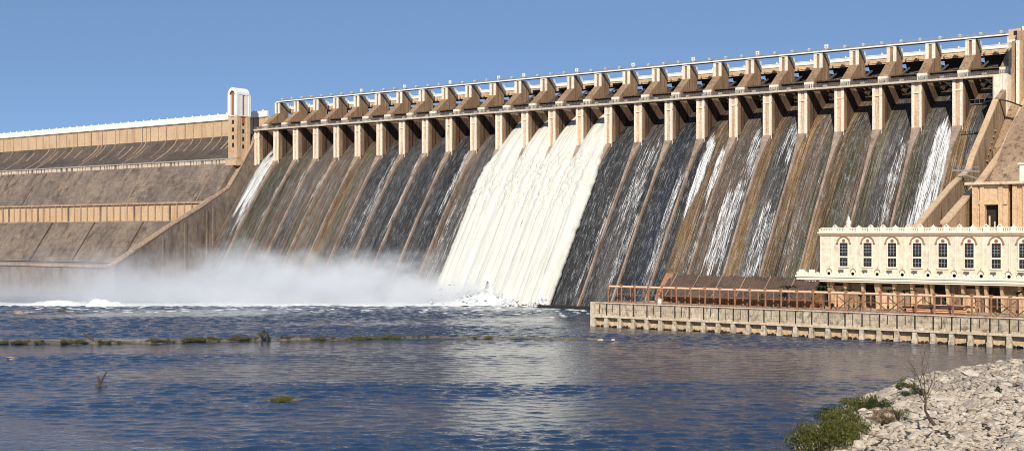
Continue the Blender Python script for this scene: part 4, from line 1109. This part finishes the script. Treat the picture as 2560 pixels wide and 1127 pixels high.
cand.sort(reverse=True)
rockmats = [M['rock'], M['rock'], M['rock'], M['rock2']]
for k, (_, s_, x_, y_, z_) in enumerate(cand[:300]):
    m2 = MB(); m2.rock((x_,y_,z_+s_*.25), s_*rr.uniform(1,1.5), s_*rr.uniform(.8,1.1), s_*rr.uniform(.55,.9), seed=2000+k)
    o = m2.obj('rubble_rock', rockmats[k%4], None, base=(x_,y_,z_))
    tag(o, 'pale angular rock lying loose on the rubble bank', 'rock', 'rocks on the right bank')
mb = MB()
for k, (_, s_, x_, y_, z_) in enumerate(cand[300:]):
    mb.rock((x_,y_,z_+s_*rr.uniform(.1,.6)), s_*rr.uniform(.9,1.3), s_*rr.uniform(.7,1.0), s_*rr.uniform(.6,1.0), 0 if rr.random()<(.8 if y_ < -315 and x_ > 556 else .3) else 1, seed=5000+k)
o = mb.obj('rubble', [M['rock'], M['rock2']], None); o['kind']='stuff'; tag(o, 'dense pale rubble covering the right bank', 'rubble')
print('rubble faces', len(mb.f))

def gz(x, y): return bankz(x, y)
def bush(x_, y_, n, size, h_, sp, mat, lab, seed, name='bush', cat='bush', **k):
    leafy(name, (x_, y_, gz(x_,y_)), n, size, h_, M[mat], lab, cat, seed, 'bushes on the right bank', sp, 12, **k)
bush(563.5,-389,7000,.45,4.6,4.6,'leaf','large green grassy bush in the lower left corner of the bank',51, lift=.0)
bush(559.4,-371,5000,.45,4.0,4.0,'leaf','broad green bush just behind the large corner bush',52, lift=.0)
bush(562.5,-378,3000,.42,3.2,3.2,'leaf','low green bush on the rubble side of the large corner bush',53, lift=.0)
bush(547,-345,2200,.45,2.6,3.4,'leafd','dark low bush at the waterline',54, lift=.0)
bush(549.5,-338,2400,.45,2.8,3.6,'leaf','green spreading bush at the top of the waterline bushes',55, lift=.0)
bush(554,-340,1500,.4,1.8,2.6,'leafd','small dark bush on rubble right of the waterline bushes',56, lift=.0)
bush(563.5,-362,1500,.34,2.4,2.6,'leafr','reddish brown half dry shrub on the rubble',57, lift=.0)
bush(564.5,-360,500,.34,2.7,2.2,'leaf','thin green shrub growing through the reddish one',58)
bush(546,-305,900,.45,2.0,2.0,'leaf','small green bush high on the far shoreline',59, lift=.0)
bush(553,-318,1200,.4,1.4,3.0,'leafd','scattered low green plant in the middle of the rubble',60, lift=.0)
bush(571,-325,300,.4,2.0,.7,'leafd','narrow dark green plant standing in the rubble right of the dead tree',61)
bush(552,-222,1500,.7,3.2,3.4,'leaf','round green bush at the far right edge of the bank',62, lift=.0)
bush(573,-312,300,.4,1.6,.8,'leafd','tiny green plant at the right edge of the rubble',63)

# dead tree
bx_, by_ = 575.4, -371.0; bz_ = gz(bx_, by_)
dt = thing('dead_tree', (bx_,by_,bz_), 'bare leafless crooked dead tree leaning on the rubble bank', 'tree')
rx, ry = R2
def dp(a, z_, d=0): return (bx_+rx*a+F2[0]*d, by_+ry*a+F2[1]*d, bz_+z_)
mb = MB(); mb.tube([dp(0,-.3),dp(-1.6,1.6),dp(-2.3,3.0),dp(-2.2,5.0),dp(-2.5,6.3)], [.34,.28,.20,.15,.12], 7); mb.obj('trunk', M['wood'], dt)
mb = MB(); rr = random.Random(8)
def branch(p, ang, L, r, lev):
    q_ = p; ptsb = [dp(*p)]
    for k in range(3):
        ang += rr.uniform(-.18,.18); q_ = (q_[0]+math.sin(ang)*L/3, q_[1]+math.cos(ang)*L/3, q_[2]+rr.uniform(-.25,.25)*L/3); ptsb.append(dp(*q_))
        if lev < 3 and rr.random() < .75: branch(q_, ang+rr.choice([-1,1])*rr.uniform(.3,.7), L*.6, r*.55, lev+1)
    mb.tube(ptsb, [r, r*.8, r*.6, r*.35], 5)
for a, L in ((-.5,3.8),(-.15,4.6),(.12,4.8),(.45,4.0),(-.8,2.8)): branch((-2.4,5.4+rr.uniform(-1.2,.7),0), a, L, .095, 0)
branch((-2.25,4.0,0), -.6, 3.2, .07, 1); branch((-2.2,4.6,0), .5, 3.2, .07, 1)
mb.obj('branch', M['wood'], dt)
# small dry twigs bush left of the dead tree
print('objects', len(bpy.data.objects))
